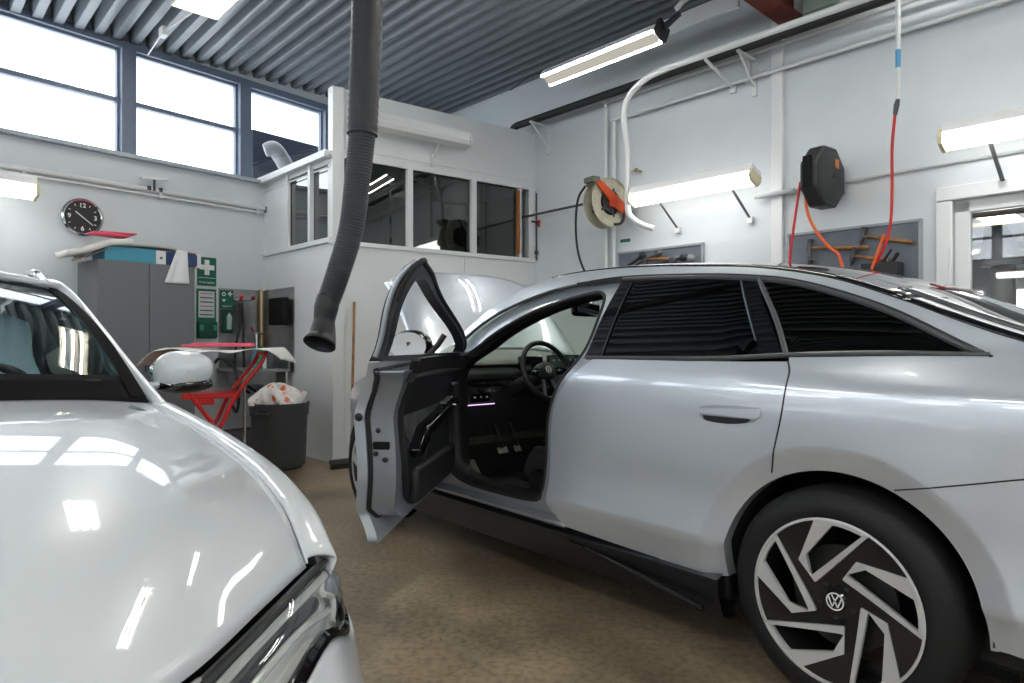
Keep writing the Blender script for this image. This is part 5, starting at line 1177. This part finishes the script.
for m in (1, -1):
    # fender crown between bonnet edge and flank
    def fc(a, b):
        t_ = -.02+1.03*a; A_ = min(1, max(0, t_/1.03)); ve = ve_(A_); z = ze_(A_)
        q = [(ve+.004, z-.012), (ve+.006, z+.001), (ve+.035, z+.003), (ve+.075, z-.012), (va(t_, z-.05), z-.05), (va(t_, z-.09), z-.09)]
        if a < .1: pass
        y, zz = cr(q, b*(len(q)-1)); return V((t_, m*y, zz))
    mb = MB(); mb.grid(fc, 30, 20); fen = mb.build('front_fender', WPAINT, wc, sharp=80, solid=.006)
    AR = .375
    ar = lambda uc: [(uc+AR*cos(radians(a_)), .34+AR*sin(radians(a_))) for a_ in [185-i*10 for i in range(20)]]
    top = [(.98, ze_(.95)-.088)]+[(t_, ze_(max(0, t_/1.03))-.088) for t_ in (.8, .6, .4, .2, 0)]
    q = outline(top, [(0, .90), (-.4, .925), (-1.6, .94), (-3.0, .96), (-3.35, .96)], [(-3.35, .96), (-3.42, .8), (-3.40, .4)], [(-3.40, .4), (-2.33-AR, .36)], ar(-2.33), [(-2.33+AR, .31), (.58-AR, .31)], ar(.58), [(.58+AR, .31), (.98, .36)], [(.98, .36), (.98, ze_(.95)-.088)], n=2)
    sd = panelA('body_side', WPAINT, wc, q, m)
    for x in (-.12, -1.15, -2.05):
        s_ = MB(); s_.tube([V((x-.03*0, m*(va(x, z)+.0005), z)) for z in (.33, .5, .7, .85, .93)], .0035, 5, n=3); s_.build('door_gap', SEAM, sd)
    for x in (-.95, -1.85):
        s_ = MB(); s_.tube([(x-.1, m*(va(x, .85)+.012), .85), (x, m*(va(x, .85)+.035), .85), (x+.1, m*(va(x, .85)+.012), .85)], .011, 8, n=5); s_.build('door_handle', WPAINT, sd)
    for uc in (.58, -2.33):
        wheel(wc, (uc, m*.90, .335), m, R_=.335, rr=.24, w=.225)
        l_ = MB(); l_.grid(lambda a, b: V((uc+(AR+.01)*cos(pi*a*1.08-.13), m*(.88-.3*b), .34+(AR+.01)*sin(pi*a*1.08-.13))), 20, 2); l_.build('wheel_arch_liner', BLACK, sd, solid=.004)
    # greenhouse: belt strip, glass, pillars, roof edge
    sg = outline([(-.25, .955), (-1.6, .965), (-2.9, .99)], [(-2.9, .99), (-3.15, 1.1), (-3.0, 1.34)], [(-3.0, 1.34), (-2, 1.395), (-1.1, 1.39), (-.80, 1.33)], [(-.80, 1.33), (-.5, 1.16), (-.25, .955)], n=4)
    g_ = panelA('side_glass', glass('green_side_glass', (.72, .88, .80), .2, .8), wc, sg, m, d0=.008, d1=.012)
    for x0, x1 in ((-1.10, -1.16), (-2.05, -2.13)):
        s_ = MB(); s_.tube([(x0, m*(va(x0, .97)-.02), .97), (x1, m*(va(x1, 1.38)-.02), 1.38)], .035, 8, flat=.6, n=0); s_.build('window_pillar', BLACK, g_)
    s_ = MB(); s_.tube([(-.1, m*(va(-.1, .96)-.0), .955), (-1.6, m*va(-1.6, .955), .955), (-3.0, m*va(-3, .975), .975)], .012, 8, n=4); s_.build('belt_trim', BLACK, g_)
    # A pillar and cant rail (white), black inner strip
    pl = [(.03, .775, .975), (-.25, .745, 1.09), (-.55, .705, 1.235), (-.85, .662, 1.37), (-1.1, .64, 1.415), (-1.8, .63, 1.435), (-2.8, .62, 1.41), (-3.2, .60, 1.33), (-3.38, .72, .98)]
    s_ = MB(); s_.tube([(x, m*y, z) for x, y, z in pl], [.018, .021, .024, .028, .034, .036, .036, .04, .04], 12, n=6, flat=.9); s_.build('roof_pillar', WPAINT, wc, sharp=80)
    s_ = MB(); s_.grid((lambda m_: lambda a, b: wsA(-.01+1.01*a, (.983-.014*(1-a)+.032*b) if m_ > 0 else 1-(.983-.014*(1-a)+.032*b), .006))(m), 12, 2); s_.build('windscreen_seal', MATTE, wc, sharp=80)
    # roof rail
    rl = [(-.98, .615, 1.42), (-1.08, .61, 1.447), (-1.28, .60, 1.475), (-2.6, .59, 1.475), (-2.85, .585, 1.45), (-2.95, .58, 1.41)]
    s_ = MB(); s_.tube([(x, m*y, z) for x, y, z in rl], [.014, .016, .014, .014, .016, .014], 10, n=6); s_.build('roof_rail', mat('satin_aluminium', (.75, .76, .78), .2, metal=.9), wc)
    # mirror
    mz = Matrix.Translation((-.42, m*.97, 1.068))
    def mf(a, b):
        t_ = pi*a; p = 2*pi*b; r = max(0, sin(t_))**.7; y = cos(p); z = sin(p)
        x = -.055*cos(t_)*(1.5 if cos(t_) < 0 else .9)
        return V((x+.02*m*y*0, m*(.105*r*(abs(y)**.8*(1 if y > 0 else -1))+.01*z), .076*r*(abs(z)**.8*(1 if z > 0 else -1))*(1-.12*y)))
    mb = MB(); mb.grid(mf, 16, 32); mm = mb.build('mirror', WPAINT, wc, mz, sharp=80)
    mb = MB(); mb.grid(lambda a, b: (lambda p: V((p.x*1.03+.0, p.y*1.02, -.030-.045*(1-((p.y/.115)**2))*(.5+.5*a)*1.0)))(mf(.12+.76*a*1.0, .5+.5*b)), 12, 16); 
    mb.v = [V((p.x, p.y, p.z)) for p in mb.v]
    q_ = MB(); q_.ball((.008, 0, -.050), (.072, .110, .036), 20); q_.build('mirror_underside', BLACKG, mm)
    q_ = MB(); q_.tube([(.02, -m*.07, -.045), (.03, -m*.16, -.055), (.03, -m*.215, -.06)], [.02, .024, .03], 10, flat=.7); q_.build('mirror_arm', WPAINT, mm)
    q_ = MB(); q_.lathe([(0, 0), (.1, 0)], Matrix.Translation((-.072, 0, 0)) @ Matrix.Rotation(-pi/2, 4, 'Y') @ Matrix.Diagonal((.62, .98, 1, 1)), 28); q_.build('mirror_glass', MATS['mirror_surface'], mm, solid=.002)
    # headlight
    up_ = [(.95, .845, .665), (.985, .828, .712), (1.035, .780, .722), (1.2, .607, .712), (1.35, .457, .715), (1.44, .36, .70)]
    lo_ = [(.95, .850, .64), (1.02, .846, .605), (1.09, .812, .595), (1.20, .715, .648), (1.31, .61, .640), (1.46, .45, .60)]
    def lens(a, b, ex=0.):
        p = V(cr(up_, a*5)); q = V(cr(lo_, a*5)); c = p.lerp(q, b); d = .018*sin(pi*b)*sin(pi*min(1, a*1.0))**.5+ex
        nn = V((.72, .62, .3)).normalized(); c += nn*d; return V((c.x, m*c.y, c.z))
    mb = MB(); mb.grid(lambda a, b: lens(a, b, .004), 30, 10); hl = mb.build('headlight', glass('headlight_lens', (.95, .96, .97), .0, .9, fk=1.0), wc, sharp=80)
    mb = MB(); mb.grid(lambda a, b: lens(a, b*1.0, -.038 if .04 < a < .97 and .05 < b < .95 else -.006), 30, 14); mb.build('headlight_bowl', mat('headlight_silver', (.8, .8, .77), .35, metal=.1), hl, sharp=60)
    def rimline(nm, pts, r, mt, flat=1.): q_ = MB(); q_.tube(pts, r, 8, flat=flat); return q_.build(nm, mt, hl)
    rimline('headlight_border', [lens(i/24, 0.03, .000) for i in range(25)], .008, BLACK)
    rimline('headlight_border', [lens(i/24, .97, .0) for i in range(25)], .014, BLACKG)
    rimline('headlight_border', [lens(.01, i/6, .0) for i in range(7)], .012, BLACKG)
    rimline('daytime_light', [lens(.10+.8*i/20, .20+.05*sin(i), -.02) if 0 else lens(.30+.62*i/20, .22, -.018) for i in range(21)], .010, mat('daylight_strip', (.75, .76, .72), .2, metal=.3))
    rimline('daytime_light', [lens(.42+.5*i/20, .62-.1*i/20, -.02) for i in range(21)], .007, MATS['daylight_strip'])
    rimline('daytime_light', [lens(.36+.05*sin(i), .25+.55*i/8, -.02) for i in range(9)], .007, MATS['daylight_strip'])
    rimline('reflector_strip', [lens(.45+.5*i/12, .42, -.035) for i in range(13)], .016, DGREY)
    q_ = MB(); q_.ball(lens(.22, .42, -.03), .034, 20); q_.build('projector_lens', mat('projector_glass', (.25, .27, .3), .03, coat=1), hl)
    # bumper
B_ = [[(.93, .862, .63), (1.02, .857, .595), (1.09, .822, .586), (1.20, .72, .638), (1.31, .615, .630), (1.46, .46, .59), (1.54, .25, .59), (1.57, 0, .59)],
      [(.93, .868, .56), (1.03, .862, .53), (1.12, .828, .52), (1.235, .745, .55), (1.35, .63, .55), (1.49, .46, .54), (1.57, .25, .53), (1.60, 0, .53)],
      [(.94, .872, .44), (1.04, .865, .44), (1.15, .832, .43), (1.28, .75, .42), (1.39, .64, .42), (1.52, .46, .42), (1.59, .25, .42), (1.61, 0, .42)],
      [(.94, .862, .26), (1.02, .855, .25), (1.12, .82, .24), (1.25, .74, .23), (1.36, .62, .23), (1.49, .45, .22), (1.55, .25, .22), (1.57, 0, .22)]]
def bump(a, b, ex=0.):
    rows = [cr(r, abs(2*a-1)*7) if 0 else cr(r, (1-abs(2*a-1))*7) for r in B_]; p = cr(rows, b*3); return V((p[0]+ex, (1 if a > .5 else -1)*p[1] if 0 else (-1 if a < .5 else 1)*p[1], p[2]))
mb = MB(); mb.grid(lambda a, b: bump(a, b), 56, 14); bmp = mb.build('front_bumper', WPAINT, wc, sharp=60, solid=.01)
mb = MB(); mb.grid(lambda a, b: V((uE(min(.765, abs(2*b-1)*.46))+.002+.035*sin(pi*.5*a)+.03*a*(1-abs(2*b-1)), (2*b-1)*.46, .728-.004*abs(2*b-1)-.115*a)), 8, 24); mb.build('nose_panel', WPAINT, bmp, solid=.008)
gz = lambda z, y: V((1.635-.07*(y/.42)**2-.03*abs(z-.45), y, z))
mb = MB(); mb.grid(lambda a, b: gz(.30+.32*a, (2*b-1)*(.28+.13*sin(pi*min(1, .25+.75*a)))), 12, 14); gr = mb.build('grille', MATTE, bmp, solid=.02)
for i in range(6):
    z = .335+.05*i; w = .28+.13*sin(pi*min(1, .25+.75*(z-.30)/.32))-.01
    mb = MB(); mb.tube([gz(z, w*(j/5-1))+V((.008, 0, 0)) for j in range(11)], .006, 6); mb.build('grille_bar', MGREY, gr)
fr = [(.30, .36), (.30, -.36), (.42, -.42), (.62, -.375), (.62, .375), (.42, .42), (.30, .36)]
mb = MB(); mb.tube([gz(z0+(z1-z0)*j/6, y0+(y1-y0)*j/6)+V((.006, 0, 0)) for (z0, y0), (z1, y1) in zip(fr[:-1], fr[1:]) for j in range(6)]+[gz(.30, .36)+V((.006, 0, 0))], .010, 8); mb.build('grille_frame', CHROME, gr)
# bonnet to headlight shut line, engine filler, windscreen base
mb = MB(); mb.box((.5, 0, .5), (.9, 1.1, .3)); mb.build('engine_bay', BLACK, wc, bevel=.05)
mb = MB(); mb.box((-1.2, 0, .27), (4.0, 1.6, .14)); mb.build('underbody', BLACK, wc, bevel=.03)
mb = MB(); mb.grid(lambda a, b: wsA(.10+.9*a, b), 20, 24); mb.build('windscreen', glass('clear_windscreen', (.84, .93, .9), .03, .8, fk=1.0), wc, sharp=80)
mb = MB(); mb.grid(lambda a, b: wsA(-.03+.16*a, b, -.003), 4, 24); mb.build('windscreen_base', MATTE, wc, sharp=80, solid=.004)
mb = MB(); mb.grid(lambda a, b: wsA(.96+.05*a, b, -.004), 2, 24); mb.build('windscreen_top_band', BLACK, wc, sharp=80)
def roofA(a, b):
    y = 2*b-1; u = -.83-2.45*a; w = .635-.03*a; return V((u+.06*(1-y*y)*(1-a), w*y, 1.385+.055*(1-y*y)+.055*sin(pi*min(.5, a*2.2))-.12*max(0, a-.85)/.15*0-.05*a*a))
mb = MB(); mb.grid(roofA, 24, 16); mb.build('roof', WPAINT, wc, sharp=80, solid=.02)
mb = MB(); mb.grid(lambda a, b: V((-3.28-.16*a-.0, (2*b-1)*(.58+.2*a), 1.39-.42*a)), 6, 8); mb.build('rear_window', CARGL, wc)
mb = MB(); mb.grid(lambda a, b: V((-3.44-.03*sin(pi*a)+.1*abs(2*b-1)**3, (2*b-1)*.85, .97-.7*a)), 8, 12); mb.build('tailgate', WPAINT, wc, solid=.01)
# interior
mb = MB(); mb.prism([(.2, .99), (-.05, 1.0), (-.35, .975), (-.45, .93), (-.42, .75), (-.3, .5), (.2, .5)], -.70, .70, Matrix(((1, 0, 0, 0), (0, 0, 1, 0), (0, 1, 0, 0), (0, 0, 0, 1)))); da = mb.build('dashboard', mat('dash_blue_grey', (.07, .08, .095), .5), wc, bevel=.03)
mb = MB(); mb.ball((-.36, .37, .985), (.14, .22, .06), 20); mb.build('instrument_hood', mat('dash_blue_grey', (.07, .08, .095), .5), da)
mb = MB(); mb.box((-1.6, 0, .35), (2.6, 1.5, .05)); mb.build('cabin_floor', BLACK, wc)
swA = Matrix.Translation((-.60, .37, .93)) @ Matrix.Rotation(radians(-68), 4, 'Y') @ Matrix.Rotation(pi*1.5, 4, 'Z')
mb = MB(); mb.lathe([(.185+.016*cos(a), .016*sin(a)) for a in [i*pi/5 for i in range(10)]], None, 40, closed=True); s_ = mb.build('steering_wheel', MATS['leather_black'], wc, swA, sharp=180)
mb = MB(); mb.ball((0, 0, -.01), (.08, .07, .03), 16); mb.box((0, 0, -.01), (.34, .03, .02)); mb.build('hub', BLACK, s_)
COVER = mat('pale_blue_seat_cover', (.50, .62, .76), .35, bump=.5, bscale=8)
GSEAT = mat('grey_seat', (.13, .135, .14), .8)
for v_ in (.37, -.37):
    def bk(a, b):
        y = 2*b-1; return V((-.95-.26*a+.03*abs(y)**3, v_+.02+(.32*(1-a)+.19*a)*y+.012*sin(a*13), .50+.80*a-.04*abs(y)**3))
    mb = MB(); mb.grid(bk, 24, 16); s_ = mb.build('seat', COVER if v_ > 0 else GSEAT, wc, solid=-.13)
    mb = MB(); mb.box((-.75, v_, .5), (.5, .52, .16)); mb.build('cushion', COVER if v_ > 0 else GSEAT, s_, bevel=.04)
    mb = MB(); mb.box((-1.22, v_, 1.27), (.09, .25, .16)); mb.build('head_rest', COVER if v_ > 0 else GSEAT, s_, bevel=.03)
mb = MB(); mb.box((-2.0, 0, .75), (.16, 1.3, .6)); mb.build('rear_seat', GSEAT, wc, bevel=.05)
mb = MB(); mb.box((-.80, 0, 1.33), (.03, .24, .07)); mb.build('rear_view_mirror', BLACKG, wc, bevel=.015)
for m in (1, -1):
    mb = MB(); mb.box((-.9, m*.74, .70), (1.5, .06, .50)); mb.build('door_trim', GSEAT, wc, bevel=.03)
    mb = MB(); mb.box((-.12, 0, 0), (.3, .015, .01)); 
mb = MB(); mb.tube([(.16, -.3, 1.035), (.10, .1, 1.075), (.02, .42, 1.072)], [.010, .008, .005], 8, n=6); mb.tube([(.02, .05, 1.07), (-.02, .62, 1.062)], .005, 6); mb.build('wiper', BLACK, wc)
